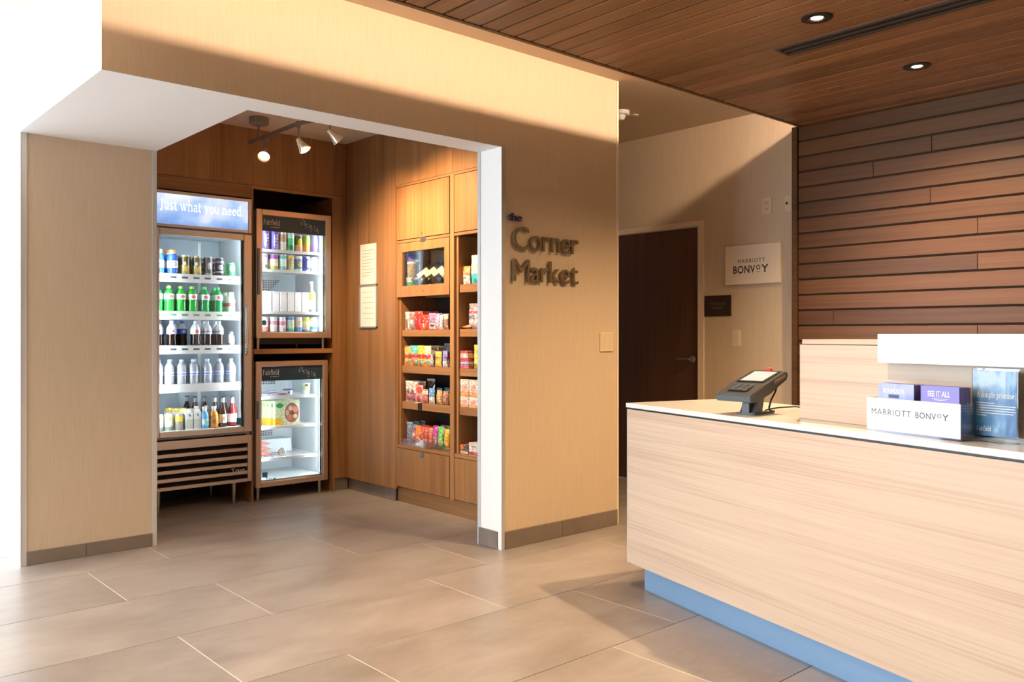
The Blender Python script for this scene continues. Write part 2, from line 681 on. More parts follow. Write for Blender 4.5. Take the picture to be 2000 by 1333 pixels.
def bounds(me):
    xs = [v.co.x for v in me.vertices]
    ys = [v.co.y for v in me.vertices]
    return min(xs), max(xs), min(ys), max(ys)


def fit(me, x0, x1, y0, y1):
    a, b, c, d = bounds(me)
    sx, sy = (x1 - x0) / (b - a), (y1 - y0) / (d - c)
    me.transform(Matrix.Translation((x0, y0, 0)) @ Matrix.Diagonal((sx, sy, 1, 1)) @ Matrix.Translation((-a, -c, 0)))
    return me


def facing(loc, ang):
    """stands a flat x-y drawing upright at loc; ang = turn about the vertical (0: read from -Y, -90: read from -X)"""
    return Matrix.Translation(loc) @ Matrix.Rotation(math.radians(ang), 4, 'Z') @ Matrix.Rotation(PI / 2, 4, 'X')


def arc(cx, cy, rx, ry, a0, a1, n=9):
    return [(cx + rx * math.cos(math.radians(a0 + (a1 - a0) * i / n)), cy + ry * math.sin(math.radians(a0 + (a1 - a0) * i / n))) for i in range(n + 1)]


T, H = 0.092, 0.042           # thick and thin strokes of the serif alphabet (x-height 0.46, capitals 0.68)


def sf(x, y, w=0.11):
    return (H, [(x - w, y), (x + w, y)])


SERIF = {
    'J': (0.42, [(T, [(0.26, 0.68), (0.26, 0.10)] + arc(0.14, 0.08, 0.12, 0.14, 0, -130, 6)), sf(0.26, 0.66, 0.13)]),
    'u': (0.56, [(T, [(0.12, 0.46), (0.12, 0.15)]), (H + .02, arc(0.25, 0.15, 0.13, 0.13, 180, 320, 8)), (T, [(0.42, 0.46), (0.42, 0.02)]), sf(0.09, 0.44, 0.08), sf(0.39, 0.44, 0.08), sf(0.46, 0.02, 0.08)]),
    's': (0.42, [(T * .8, arc(0.20, 0.34, 0.12, 0.11, 40, 250, 8) + arc(0.20, 0.125, 0.13, 0.11, 75, -150, 8))]),
    't': (0.36, [(T, [(0.15, 0.60), (0.15, 0.12)] + arc(0.25, 0.12, 0.10, 0.10, 180, 300, 5)), (H, [(0.03, 0.44), (0.31, 0.44)])]),
    'w': (0.76, [(T, [(0.08, 0.45), (0.24, 0.02)]), (H, [(0.24, 0.02), (0.38, 0.43)]), (T, [(0.36, 0.45), (0.52, 0.02)]), (H, [(0.52, 0.02), (0.67, 0.45)]), sf(0.08, 0.45, 0.09), sf(0.37, 0.45, 0.08), sf(0.67, 0.45, 0.08)]),
    'h': (0.58, [(T, [(0.13, 0.70), (0.13, 0.02)]), (H + .02, arc(0.28, 0.30, 0.15, 0.14, 165, 20, 7)), (T, [(0.44, 0.33), (0.44, 0.02)]), sf(0.10, 0.69, 0.08), sf(0.13, 0.02), sf(0.44, 0.02)]),
    'a': (0.48, [(T * .8, arc(0.22, 0.33, 0.13, 0.12, 160, 10, 7)), (T, [(0.35, 0.36), (0.35, 0.06), (0.43, 0.02)]), (T * .75, arc(0.21, 0.13, 0.14, 0.115, 80, 330, 8))]),
    'y': (0.54, [(T, [(0.09, 0.45), (0.27, 0.02)]), (H + .01, [(0.45, 0.45), (0.24, -0.10), (0.12, -0.18)]), sf(0.09, 0.45, 0.09), sf(0.44, 0.45, 0.08)]),
    'o': (0.54, [(T * .85, arc(0.27, 0.23, 0.18, 0.20, 0, 360, 16))]),
    'n': (0.58, [(T, [(0.13, 0.46), (0.13, 0.02)]), (H + .02, arc(0.28, 0.30, 0.15, 0.14, 165, 20, 7)), (T, [(0.44, 0.33), (0.44, 0.02)]), sf(0.09, 0.45, 0.08), sf(0.13, 0.02), sf(0.44, 0.02)]),
    'e': (0.48, [(T * .85, arc(0.25, 0.23, 0.165, 0.20, 8, 315, 13)), (H, [(0.09, 0.26), (0.41, 0.26)])]),
    'd': (0.57, [(T, [(0.43, 0.70), (0.43, 0.02)]), (T * .8, arc(0.26, 0.23, 0.16, 0.20, 30, 330, 13)), sf(0.39, 0.69, 0.08), sf(0.47, 0.02, 0.07)]),
    '.': (0.24, [(0.11, [(0.07, 0.05), (0.17, 0.05)])]),
    'F': (0.58, [(T, [(0.15, 0.68), (0.15, 0.02)]), (H, [(0.05, 0.66), (0.51, 0.66), (0.51, 0.53)]), (H, [(0.15, 0.36), (0.39, 0.36)]), (H, [(0.39, 0.43), (0.39, 0.29)]), sf(0.15, 0.02)]),
    'i': (0.29, [(T, [(0.14, 0.46), (0.14, 0.02)]), sf(0.11, 0.45, 0.08), sf(0.14, 0.02), (0.11, [(0.08, 0.62), (0.19, 0.62)])]),
    'r': (0.42, [(T, [(0.13, 0.46), (0.13, 0.02)]), (T * .7, arc(0.28, 0.27, 0.15, 0.15, 165, 60, 5)), sf(0.09, 0.45, 0.08), sf(0.13, 0.02)]),
    'f': (0.34, [(T, [(0.14, 0.02), (0.14, 0.55)] + arc(0.26, 0.55, 0.12, 0.14, 180, 60, 6)), (H, [(0.03, 0.44), (0.30, 0.44)]), sf(0.14, 0.02)]),
    'l': (0.29, [(T, [(0.14, 0.70), (0.14, 0.02)]), sf(0.11, 0.69, 0.08), sf(0.14, 0.02)]),
    'A': (0.66, [(H, [(0.10, 0.02), (0.32, 0.68)]), (T, [(0.32, 0.68), (0.56, 0.02)]), (H, [(0.18, 0.25), (0.46, 0.25)]), sf(0.10, 0.02, 0.09), sf(0.56, 0.02, 0.1)]),
    'm': (0.86, [(T, [(0.13, 0.46), (0.13, 0.02)]), (H + .02, arc(0.28, 0.30, 0.15, 0.14, 165, 20, 7)), (T, [(0.43, 0.33), (0.43, 0.02)]), (H + .02, arc(0.58, 0.30, 0.15, 0.14, 165, 20, 7)), (T, [(0.73, 0.33), (0.73, 0.02)]), sf(0.09, 0.45, 0.08), sf(0.13, 0.02), sf(0.43, 0.02), sf(0.73, 0.02)]),
    'p': (0.57, [(T, [(0.14, 0.46), (0.14, -0.20)]), (T * .8, arc(0.31, 0.23, 0.16, 0.20, 150, -150, 13)), sf(0.10, 0.45, 0.08), sf(0.14, -0.20)]),
    ' ': (0.26, []),
}


def serif_mesh(txt):
    mb = MB()
    x = 0.0
    for ch in txt:
        adv, strokes = SERIF[ch]
        for w, pts in strokes:
            for (ax, ay), (bx, by) in zip(pts, pts[1:]):
                d = Vector((bx - ax, by - ay))
                if d.length < 1e-6:
                    continue
                n = Vector((-d.y, d.x)).normalized() * w / 2
                e = d.normalized() * min(0.012, w / 4)
                mb.quad((x + ax - e.x + n.x, ay - e.y + n.y, 0), (x + ax - e.x - n.x, ay - e.y - n.y, 0),
                        (x + bx + e.x - n.x, by + e.y - n.y, 0), (x + bx + e.x + n.x, by + e.y + n.y, 0))
        x += adv
    return mb.mesh('lettering')


def letters(name, me, box, loc, ang, mat, parent, label=None):
    """flat lettering fitted into box (x0, x1, y0, y1) of the sheet standing at loc"""
    fit(me, *box)
    me.transform(facing(loc, ang))
    return obj(name, me, mat, parent, label)


# ================================================================== THE ROOM
# ---- floor: large tiles in a running bond, dark joints one way, reflected light painted pale on the others
fl = struct('floor', B(-3.8, 6.2, -4.2, 9.0, -0.06, -0.004), M['grout'], 'taupe stone-look tile floor of the lobby and market', 'floor')
TL, TW, X0A, X0B, Y0 = 1.2195, 0.6155, 1.685, 1.275, 2.2215
tile_me = B(0.0016, TL - 0.0016, 0.0018, TW - 0.0018, -0.004, 0.0, 0.0006).mesh('tile')
tile_me.materials.append(M['tile'])
strip = MB()
nt = 0
for r in range(-7, 11):
    y = Y0 + r * TW
    xo = X0A if r % 2 == 0 else X0B
    for k in range(-5, 5):
        x = xo + k * TL
        if x > 5.9 or x + TL < -3.7 or y > 8.9 or y + TW < -2.2:
            continue
        if y > 6.6 and x > 1.2 and x + TL < 5.4:
            continue
        t = bpy.data.objects.new('tile', tile_me)
        C.objects.link(t)
        t.parent = fl
        t.location = (x, y, 0)
        strip.box(x - 0.0019, x + 0.0019, y + 0.001, y + TW - 0.001, -0.004, -0.0004)
        nt += 1
obj('glint_joint', strip, M['groutglint'], fl, kind='stuff')

# ---- ceilings
struct('ceiling', B(-3.9, 6.0, -4.3, 9.1, 2.83, 2.93), M['ceil'], 'warm white painted ceiling above the lobby and hall', 'ceiling')
struct('ceiling', B(1.74, 4.05, 3.83, 6.45, 2.70, 2.74), M['ceil'], 'painted ceiling of the market room', 'ceiling')
wc = struct('ceiling', B(0.95, 5.44, -2.0, 3.10, 2.670, 2.682), M['dark'], 'timber board ceiling above the reception desk', 'ceiling')
pk = B(0.0068, 0.1083 - 0.0068, -2.0, 3.083, 2.655, 2.671, 0.0015).mesh('plank')
pk.materials.append(M['plank'])
xb = 3.525 - 0.1083 * 23 - 0.0048
while xb < 5.40:
    o = bpy.data.objects.new('plank', pk)
    C.objects.link(o)
    o.parent = wc
    o.location = (xb, 0, 0)
    xb += 0.1083
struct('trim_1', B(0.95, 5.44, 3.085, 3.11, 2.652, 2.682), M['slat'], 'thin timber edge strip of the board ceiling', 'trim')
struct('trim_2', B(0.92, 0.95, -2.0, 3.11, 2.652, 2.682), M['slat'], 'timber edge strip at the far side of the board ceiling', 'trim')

# ---- walls
w = MB().box(3.148, 4.13, 3.63, 3.83, 0, 2.83).box(1.04, 3.148, 3.63, 3.83, 2.268, 2.83).box(1.04, 1.74, 3.83, 5.035, 2.268, 2.83)
o = struct('wall_front', w, None, 'beige wallcovered wall and header around the market opening', 'wall')
o.data.materials.append(M['paper'])
o.data.materials.append(M['white'])
face_mats(o, lambda n: 0 if n.y < -0.9 else 1)  # daylight on the beige left face and jamb is put in as white
w = MB().box(1.049, 1.738, 5.035, 5.28, 0, 2.268).box(1.049, 1.20, 5.28, 9.0, 0, 2.83).box(1.049, 1.738, 5.035, 5.28, 2.268, 2.83)
o = struct('wall_left', w, None, 'wall pier left of the market opening, beige front, daylight on its side put in as white', 'wall')
o.data.materials.append(M['paper'])
o.data.materials.append(M['white'])
face_mats(o, lambda n: 0 if n.y < -0.9 else 1)  # the pier's beige side is whitened to stand for daylight
struct('wall_rear', MB().box(1.74, 4.13, 6.45, 6.6, 0, 2.83).box(1.62, 1.735, 5.28, 6.45, 0, 2.70), M['darkwood'], 'outer walls behind the market coolers', 'wall')
struct('wall_side', B(4.05, 4.13, 3.83, 6.45, 0, 2.83), M['paper'], 'wall between the market shelving and the hall', 'wall')
struct('wall_hall', MB().box(5.48, 5.6, 3.10, 3.936, 0, 2.83).box(5.48, 5.6, 4.952, 8.0, 0, 2.83).box(5.48, 5.6, 3.936, 4.952, 2.092, 2.83), M['paper'],
       'beige wallcovered hall wall beside the timber wall', 'wall')
struct('wall_end', B(4.13, 5.6, 7.9, 8.0, 0, 2.83), M['paper'], 'far end wall of the hall', 'wall')
ws = struct('wall_right', B(5.438, 5.58, -4.2, 3.12, 0, 2.83), plain('gap_brown', (0.065, 0.029, 0.012), 0.8), 'timber plank wall behind the reception desk', 'wall')
# planks: rows of 106.6 mm with a recessed gap; some rows are made of two or three lengths
JOINTS = {2: [2.213], 3: [2.581], 4: [], 5: [2.221], 7: [1.95], 9: [1.951], 12: [2.853], 13: [1.951], 1: [0.9], 0: [1.1], 6: [1.2], 8: [0.7], 10: [1.3], 11: [0.8], 14: [2.4], 16: [1.9], 18: [2.6], 20: [2.1], 22: [1.6]}
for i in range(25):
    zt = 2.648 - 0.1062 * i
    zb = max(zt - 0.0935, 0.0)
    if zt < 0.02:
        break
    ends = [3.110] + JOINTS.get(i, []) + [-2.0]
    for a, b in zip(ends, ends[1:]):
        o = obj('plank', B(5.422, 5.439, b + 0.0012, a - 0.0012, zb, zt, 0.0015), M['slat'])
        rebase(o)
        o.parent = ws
struct('trim_3', B(5.405, 5.482, 3.112, 3.150, 0, 2.652), M['slat'], 'upright timber edge of the plank wall', 'trim')
struct('wall_back', B(-3.9, 5.6, -4.3, -4.2, 0, 2.83), M['paper'], 'wall on the far side of the lobby', 'wall')
# window walls of the lobby, out of frame: openings between slim posts
for nm, boxes, lab in (('window_1', [(-3.9, -3.8, -4.2, 9.0, 0, 0.22), (-3.9, -3.8, -4.2, 9.0, 2.58, 2.83), (-3.9, -3.8, -4.2, 3.2, 0.22, 2.58)] + [(-3.9, -3.8, y, y + 0.12, 0.22, 2.58) for y in (5.0, 6.9, 8.88)], 'tall lobby windows'),
                       ('window_2', [(-3.9, 1.2, 9.0, 9.1, 0, 0.22), (-3.9, 1.2, 9.0, 9.1, 2.58, 2.83)] + [(x, x + 0.12, 9.0, 9.1, 0.22, 2.58) for x in (-3.9, -1.4, 1.08)], 'lobby windows at the far end')):
    w = MB()
    for b in boxes:
        w.box(*b)
    struct(nm, w, M['alu'], lab, 'window')

# ---- tile bases and corner guards
base1 = thing('baseboard_left', 'brown tile base along the left wall pier', 'baseboard')
base1['kind'] = 'structure'
for a, b in ((1.072, 1.362), (1.364, 1.714)):
    obj('tile', B(a, b, 5.024, 5.036, 0, 0.072, 0.0015), M['basetile'], base1)
base2 = thing('baseboard_front', 'brown tile base along the wall under the sign', 'baseboard')
base2['kind'] = 'structure'
for a, b in ((3.170, 3.62), (3.622, 4.118)):
    obj('tile', B(a, b, 3.619, 3.631, 0, 0.098, 0.0015), M['basetile'], base2)
obj('tile', B(3.137, 3.149, 3.655, 3.822, 0, 0.098, 0.0015), M['basetile'], base2)


def guard(name, label, x, y, sx, sy, z1, wd=0.026):
    """L-shaped corner guard: two flat legs and a thin bead"""
    g = thing(name, label, 'corner guard', (x, y, 0))
    g['kind'] = 'structure'
    obj('leg', B(min(x, x + sx * wd), max(x, x + sx * wd), y - 0.004, y + 0.0005, 0, z1), M['alu'], g)
    obj('leg', B(x - 0.004, x + 0.0005, min(y, y + sy * wd * 1.7), max(y, y + sy * wd * 1.7), 0, z1), M['white'], g)
    obj('bead', MB().tube([(x - 0.002, y - 0.002, 0), (x - 0.002, y - 0.002, z1)], 0.0045, 8), M['alu'], g)


guard('trim_4', 'white metal corner guard on the outer corner of the left pier', 1.049, 5.035, 1, 1, 2.268)
guard('trim_5', 'white metal corner guard on the right jamb of the opening', 3.148, 3.63, 1, 1, 2.268)
struct('trim_6', B(1.714, 1.7385, 5.028, 5.0355, 0, 2.268), M['alu'], 'white edge strip on the inner side of the left pier', 'trim')
struct('trim_7', B(4.117, 4.1345, 3.625, 3.6305, 0, 2.83), M['cream'], 'thin edge strip at the right end of the front wall', 'trim')
struct('trim_8', B(3.141, 3.1485, 3.813, 3.834, 0, 2.268), M['alu'], 'thin edge strip inside the right jamb', 'trim')

# ---- hall door
dr = thing('door_1', 'dark veneer hall door in a cream frame', 'door', (5.50, 4.44, 0))
dr['kind'] = 'structure'
obj('leaf', B(5.498, 5.54, 3.99, 4.905, 0.008, 2.047), M['doorwood'], dr)
fr = MB().box(5.466, 5.56, 3.934, 3.986, 0, 2.094).box(5.466, 5.56, 4.909, 4.956, 0, 2.094).box(5.466, 5.56, 3.9861, 4.9089, 2.051, 2.094)
obj('frame', fr, M['cream'], dr)
lev = MB().lathe([(0.028, 0), (0.030, 0.004), (0.026, 0.010), (0.012, 0.012), (0.011, 0.045)], 18, (5.497, 4.052, 1.02), Matrix.Rotation(-PI / 2, 4, 'Y'))
lev.tube([(5.452, 4.052, 1.02), (5.447, 4.075, 1.021), (5.446, 4.13, 1.022), (5.449, 4.175, 1.020)], 0.009, 8)
obj('lever_handle', lev, M['nickel'], dr, 'brushed metal lever handle', smooth=True)

# ================================================================== MARKET JOINERY
XP = 3.47
wj = thing('wall_market', 'walnut veneer panelling on the market walls', 'wall', (3.47, 5.86, 0))
wj['kind'] = 'structure'
# right wall, plain part and the band over the cabinets
for a, b in ((5.166, 5.52), (5.523, 5.857)):
    obj('panel', B(XP, XP + 0.02, a, b, 0.096, 2.70), M['walnut'], wj)
for a, b in ((3.836, 4.50), (4.502, 5.163)):
    obj('panel', B(XP, XP + 0.02, a, b, 2.288, 2.70), M['walnut'], wj)
# back wall over the coolers, side strip by the corner
for a, b in ((1.74, 2.703), (2.705, 3.372), (3.374, XP)):
    obj('panel', B(a, b, 5.86, 5.88, 2.293, 2.70), M['walnut'], wj)
obj('panel', B(3.374, XP, 5.86, 5.88, 0.096, 2.290), M['walnut'], wj)
obj('rail', B(2.0, 2.688, 5.858, 5.884, 2.197, 2.290), M['walnutx'], wj)
obj('rail', B(2.690, 3.372, 5.858, 5.884, 2.268, 2.290), M['walnutx'], wj)
obj('divider', B(2.690, 2.708, 5.858, 6.42, 0, 2.268), M['walnut'], wj)
obj('divider', B(3.352, 3.372, 5.858, 6.42, 0, 2.268), M['walnut'], wj)
obj('divider', B(1.74, 1.98, 5.858, 6.42, 0, 2.290), M['walnut'], wj)
sh = obj('cooler_shelf', B(2.709, 3.351, 5.852, 6.42, 1.071, 1.106), M['walnutx'], wj)
obj('lining', MB().box(2.709, 3.351, 6.40, 6.43, 0, 2.268).box(1.98, 2.69, 6.40, 6.43, 0, 2.2), M['darkwood'], wj)
bm = thing('baseboard_market', 'brown tile base below the walnut panels in the market', 'baseboard')
bm['kind'] = 'structure'
obj('tile', B(3.497, 3.51, 5.213, 5.858, 0, 0.092), M['basetile'], bm)
obj('tile', B(3.374, 3.497, 5.872, 5.884, 0, 0.092), M['basetile'], bm)

# ---- tall cabinet: two bays of doors and open shelves
cab = thing('display_cabinet', 'walnut wall cabinet with doors and open snack shelves', 'cabinet', (3.64, 4.5, 0))
YA, YB, YC, YD = 5.160, 4.530, 4.480, 3.840       # bay edges
obj('plinth', B(3.516, 3.54, YD, 5.208, 0, 0.112), M['walnuty'], cab)
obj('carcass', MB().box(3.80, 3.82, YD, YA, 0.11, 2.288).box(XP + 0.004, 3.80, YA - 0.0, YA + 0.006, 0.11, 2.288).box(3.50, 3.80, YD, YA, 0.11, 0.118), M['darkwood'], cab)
obj('stile', B(XP + 0.002, 3.80, YB - 0.004, YC + 0.004, 0.112, 2.285), M['walnut'], cab)
obj('stile', B(XP + 0.002, 3.80, YA - 0.012, YA, 0.112, 2.285), M['walnut'], cab)
obj('stile', B(XP + 0.002, 3.80, YD - 0.002, YD + 0.016, 0.112, 2.285), M['walnut'], cab)
obj('lining', MB().box(3.49, 3.80, YA - 0.034, YA - 0.013, 0.424, 1.478).box(3.49, 3.80, YC - 0.022, YC - 0.001, 0.424, 1.865), M['walnut'], cab)
obj('rail', B(XP + 0.002, XP + 0.03, YB, YA - 0.014, 1.866, 1.884), M['walnuty'], cab)
obj('rail', B(XP + 0.002, XP + 0.03, YD, YC, 1.866, 1.884), M['walnuty'], cab)
obj('top_rail', B(XP + 0.001, XP + 0.03, YD, YA, 2.270, 2.286), M['walnuty'], cab)
for z0, z1 in ((0.400, 0.421), (0.681, 0.732), (0.938, 0.989), (1.199, 1.246)):
    obj('shelf', B(3.50 if z0 > 0.45 else XP + 0.004, 3.80, YB, YA - 0.013, z0, z1), M['walnuty'], cab)
for z0, z1 in ((0.400, 0.424), (0.681, 0.732), (0.938, 0.988), (1.199, 1.248), (1.491, 1.543)):
    obj('shelf', B(3.50 if z0 > 0.45 else XP + 0.004, 3.80, YD + 0.016, YC - 0.0, z0, z1), M['walnuty'], cab)
obj('shelf', B(XP + 0.025, 3.79, YB, YA - 0.013, 1.520, 1.545), M['walnuty'], cab)
obj('back_panel', B(3.715, 3.725, YB, YA - 0.013, 1.48, 1.86), M['walnut'], cab)


def keyhole(y, z, par):
    obj('lock', MB().lathe([(0.006, 0), (0.006, 0.004)], 10, (XP + 0.001, y, z), Matrix.Rotation(-PI / 2, 4, 'Y')), M['nickel'], par)


for a, b, z0, z1, lk in ((YB + 0.004, YA - 0.006, 1.889, 2.266, 1.915), (YD + 0.02, YC - 0.003, 1.889, 2.266, 1.915), (YB + 0.002, YA - 0.014, 0.122, 0.396, None), (YD + 0.02, YC - 0.003, 0.122, 0.396, None)):
    d = obj('door', B(XP, XP + 0.02, a, b, z0, z1, 0.001), M['walnut'], cab)
    if lk:
        keyhole((a + b) / 2, lk, d)
    elif a > 4.5:
        obj('pull', B(XP - 0.003, XP + 0.001, (a + b) / 2 - 0.02, (a + b) / 2 + 0.025, 0.362, 0.397), M['nickel'], d, 'small metal pull and lock plate')
gd = MB().box(XP, XP + 0.02, YB + 0.002, YA - 0.006, 1.80, 1.862).box(XP, XP + 0.02, YB + 0.002, YA - 0.006, 1.480, 1.557)
gd.box(XP, XP + 0.02, YB + 0.002, YB + 0.058, 1.557, 1.80).box(XP, XP + 0.02, YA - 0.076, YA - 0.006, 1.557, 1.80)
gd = obj('glass_door', gd, M['walnut'], cab)
obj('pane', B(XP + 0.009, XP + 0.012, YB + 0.055, YA - 0.073, 1.554, 1.803), M['glass'], gd)
keyhole(4.835, 1.515, gd)
obj('catch', B(XP - 0.004, XP + 0.004, 4.80, 4.855, 1.855, 1.888), M['nickel'], gd, 'small dull metal catch plate')
tg = obj('shelf_tag', B(3.494, 3.4995, 4.885, 4.925, 0.684, 0.730), M['darkwood'], cab, 'small dark tag on the shelf edge')
obj('shelf_flag', B(3.468, 3.503, 4.90, 4.93, 0.7325, 0.735), M['whitepl'], cab, 'thin white card lying over the shelf edge')

# ---- notices on the panel
o = obj('paper_notice', B(XP - 0.004, XP - 0.0005, 5.420, 5.640, 1.592, 1.895), plain('notice_paper', (0.86, 0.84, 0.80), 0.6))
tag(rebase(o), 'white paper notice pinned on the walnut panel, upper of two', 'notice')
for i in range(9):
    q = B(XP - 0.0046, XP - 0.0041, 5.45 + 0.03 * (i % 3), 5.61, 1.845 - i * 0.024, 1.850 - i * 0.024)
    obj('printed_line', q, plain('faint_ink', (0.50, 0.48, 0.47), 0.6) if i == 0 else bpy.data.materials['faint_ink'], o)
nf = thing('framed_notice', 'framed white notice hung below the paper notice', 'notice', (XP, 5.52, 1.265))
obj('frame', MB().box(XP - 0.012, XP - 0.0005, 5.401, 5.412, 1.262, 1.587).box(XP - 0.012, XP - 0.0005, 5.634, 5.644, 1.262, 1.587).box(XP - 0.012, XP - 0.0005, 5.401, 5.644, 1.262, 1.272).box(XP - 0.012, XP - 0.0005, 5.401, 5.644, 1.577, 1.587), M['alugrey'], nf)
obj('sheet', B(XP - 0.006, XP - 0.003, 5.411, 5.635, 1.271, 1.578), bpy.data.materials['notice_paper'], nf)
for i in range(6):
    obj('printed_line', B(XP - 0.0068, XP - 0.0061, 5.45, 5.60 - 0.02 * (i % 2), 1.53 - i * 0.04, 1.534 - i * 0.04), bpy.data.materials['faint_ink'], nf)

# ================================================================== TRACK LIGHT
tk = thing('track_light', 'grey zigzag track light with three spots on the market ceiling', 'light', (2.60, 5.54, 2.70))
obj('canopy', MB().lathe([(0.058, 2.652), (0.066, 2.658), (0.066, 2.697), (0.06, 2.6995)], 28, (2.60, 5.54, 0)), M['grey'], tk, smooth=True)
obj('stem', MB().lathe([(0.007, 2.57), (0.007, 2.655)], 12, (2.60, 5.54, 0)).lathe([(0.014, 2.545), (0.014, 2.582)], 12, (2.60, 5.54, 0)), M['grey'], tk, smooth=True)


def flatbar(p, q, h=0.026, t=0.009):
    p, q = Vector(p), Vector(q)
    n = Vector((-(q - p).y, (q - p).x, 0)).normalized() * t / 2
    u = Vector((0, 0, h / 2))
    mb = MB()
    a = [mb.b.verts.new(v) for v in (p - n - u, p + n - u, p + n + u, p - n + u)]
    b = [mb.b.verts.new(v) for v in (q - n - u, q + n - u, q + n + u, q - n + u)]
    mb.b.faces.new(a)
    mb.b.faces.new(b[::-1])
    for i in range(4):
        mb.b.faces.new((a[i], b[i], b[(i + 1) % 4], a[(i + 1) % 4]))
    return mb


obj('rail', flatbar((2.60, 5.70, 2.555), (2.592, 4.955, 2.553)), M['grey'], tk)
obj('rail', flatbar((2.592, 4.955, 2.553), (2.68, 4.62, 2.553)), M['grey'], tk)
for (hx, hy, hz, drop), (_, tgt, _, _) in zip(((2.600, 5.44, 2.553, 0.075), (2.592, 4.955, 2.553, 0.085), (2.66, 4.68, 2.553, 0.07)), TRACK):
    top = Vector((hx, hy, hz))
    piv = Vector((hx, hy, hz - 0.02 - drop))
    d = (Vector(tgt) - piv).normalized()
    R = d.to_track_quat('Z', 'Y').to_matrix().to_4x4()
    a = obj('spot_arm', MB().tube([top - Vector((0, 0, 0.02)), piv], 0.006, 10).lathe([(0.013, -0.028), (0.015, 0.0), (0.015, 0.014)], 12, top), M['grey'], tk, smooth=True)
    obj('shade', MB().lathe([(0.014, -0.012), (0.017, 0.012), (0.024, 0.034), (0.038, 0.072), (0.041, 0.076), (0.036, 0.072), (0.020, 0.034)], 24, piv, R, cap=False).lathe([(0.003, -0.014), (0.014, -0.012)], 24, piv, R), M['frost'], tk, 'frosted bell shade of the spot', smooth=True)
    obj('lamp_face', MB().lathe([(0.003, 0.0), (0.025, 0.0), (0.0255, 0.003)], 20, piv + d * 0.052, R), M['lamp'], tk, 'glowing lamp face', smooth=True)

# ================================================================== COOLERS
def ring(x0, x1, z0, z1, t, y0, y1, mat, name, parent, bev=0.003, label=None, tb=None):
    """rectangular frame in the x-z plane, mitred look: four bars in one mesh"""
    tb = tb or t
    m = MB().box(x0, x0 + t, y0, y1, z0, z1, bev).box(x1 - t, x1, y0, y1, z0, z1, bev)
    m.box(x0 + t - 0.0005, x1 - t + 0.0005, y0 + 0.0004, y1, z1 - tb, z1 - 0.0003, bev).box(x0 + t - 0.0005, x1 - t + 0.0005, y0 + 0.0004, y1, z0 + 0.0003, z0 + tb, bev)
    return obj(name, m, mat, parent, label)


def sprig(parent, x0, z0, s, y):
    """little white plant drawing printed on the navy band"""
    m = MB()
    rr = random.Random(3)
    for i in range(46):
        t = rr.random()
        cx, cz = x0 + s * t + rr.uniform(-.1, .1) * s, z0 - s * 0.42 * t + s * rr.uniform(-.14, .14)
        a = rr.uniform(0, 6.28)
        l, w = s * rr.uniform(0.02, 0.045), s * 0.012
        d, n = (math.cos(a), math.sin(a)), (-math.sin(a), math.cos(a))
        p = (cx + d[0] * l * 0.7, cz + d[1] * l * 0.7)
        m.quad((p[0] - d[0] * l, y, p[1] - d[1] * l), (p[0] + n[0] * w, y, p[1] + n[1] * w), (p[0] + d[0] * l, y, p[1] + d[1] * l), (p[0] - n[0] * w, y, p[1] - n[1] * w))
    obj('plant_print', m, M['ink'], parent, kind='stuff')


# ---- tall cooler
big = thing('tall_cooler', 'tall glass-door drink cooler with lit blue sign on top', 'cooler', (2.34, 6.1, 0))
X0, X1 = 1.992, 2.686
obj('cabinet_shell', MB().box(X0, X0 + 0.035, 5.868, 6.385, 0.165, 2.185).box(X1 - 0.030, X1, 5.868, 6.385, 0.165, 2.185).box(X0 + .035, X1 - .03, 6.362, 6.385, 0.165, 2.185)
    .box(X0 + .035, X1 - .03, 5.868, 6.362, 1.915, 1.945).box(X0 + .035, X1 - .03, 5.868, 6.362, 0.500, 0.548).box(X0 + .035, X1 - .03, 5.868, 6.362, 2.165, 2.185), M['liner'], big)
obj('back_liner', B(X0 + .036, X1 - .031, 6.345, 6.361, 0.549, 1.914), M['linerd'], big)
for px in (2.20, 2.50):
    obj('shelf_post', B(px - .012, px + .012, 6.335, 6.345, 0.56, 1.90), M['wire'], big)
# lit sign
ring(X0, X1, 1.938, 2.186, 0.026, 5.836, 5.868, M['steel'], 'sign_frame', big, tb=0.022)
sg = obj('lit_sign', B(X0 + .026, X1 - .026, 5.846, 5.866, 1.960, 2.164), M['sky_sign'], big, 'glowing pale blue sky sign with white words')
letters('lettering', serif_mesh('Just what you need.'), (0, 0.585, 0, 0.092), (2.040, 5.8455, 2.035), 0, plain('lit_white_ink', (0.9, 0.92, 0.95), 0.5, emit=(0.92, 0.96, 1.0), estr=0.95), sg)
# door
dr = obj('door', MB().box(X0, X0 + 0.042, 5.83, 5.866, 0.515, 1.928, .004).box(X1 - 0.062, X1, 5.83, 5.866, 0.515, 1.928, .004)
         .box(X0 + .042, X1 - .062, 5.8305, 5.866, 1.884, 1.9275, .004).box(X0 + .042, X1 - .062, 5.8305, 5.866, 0.5155, 0.556, .004), M['steelz'], big)
obj('pane', B(X0 + .04, X1 - .06, 5.845, 5.849, 0.553, 1.887), M['glass'], dr)
obj('gasket', MB().box(X0 + .042, X0 + .050, 5.85, 5.868, 0.556, 1.884).box(X1 - .072, X1 - .062, 5.85, 5.868, 0.556, 1.884), M['black'], dr)
obj('handle', MB().tube([(2.640, 5.832, 1.415), (2.636, 5.812, 1.39), (2.634, 5.803, 1.33), (2.634, 5.802, 1.24), (2.634, 5.803, 1.15), (2.636, 5.812, 1.09), (2.640, 5.832, 1.07)], 0.010, 10), M['chrome'], dr, 'curved chrome pull handle', smooth=True)
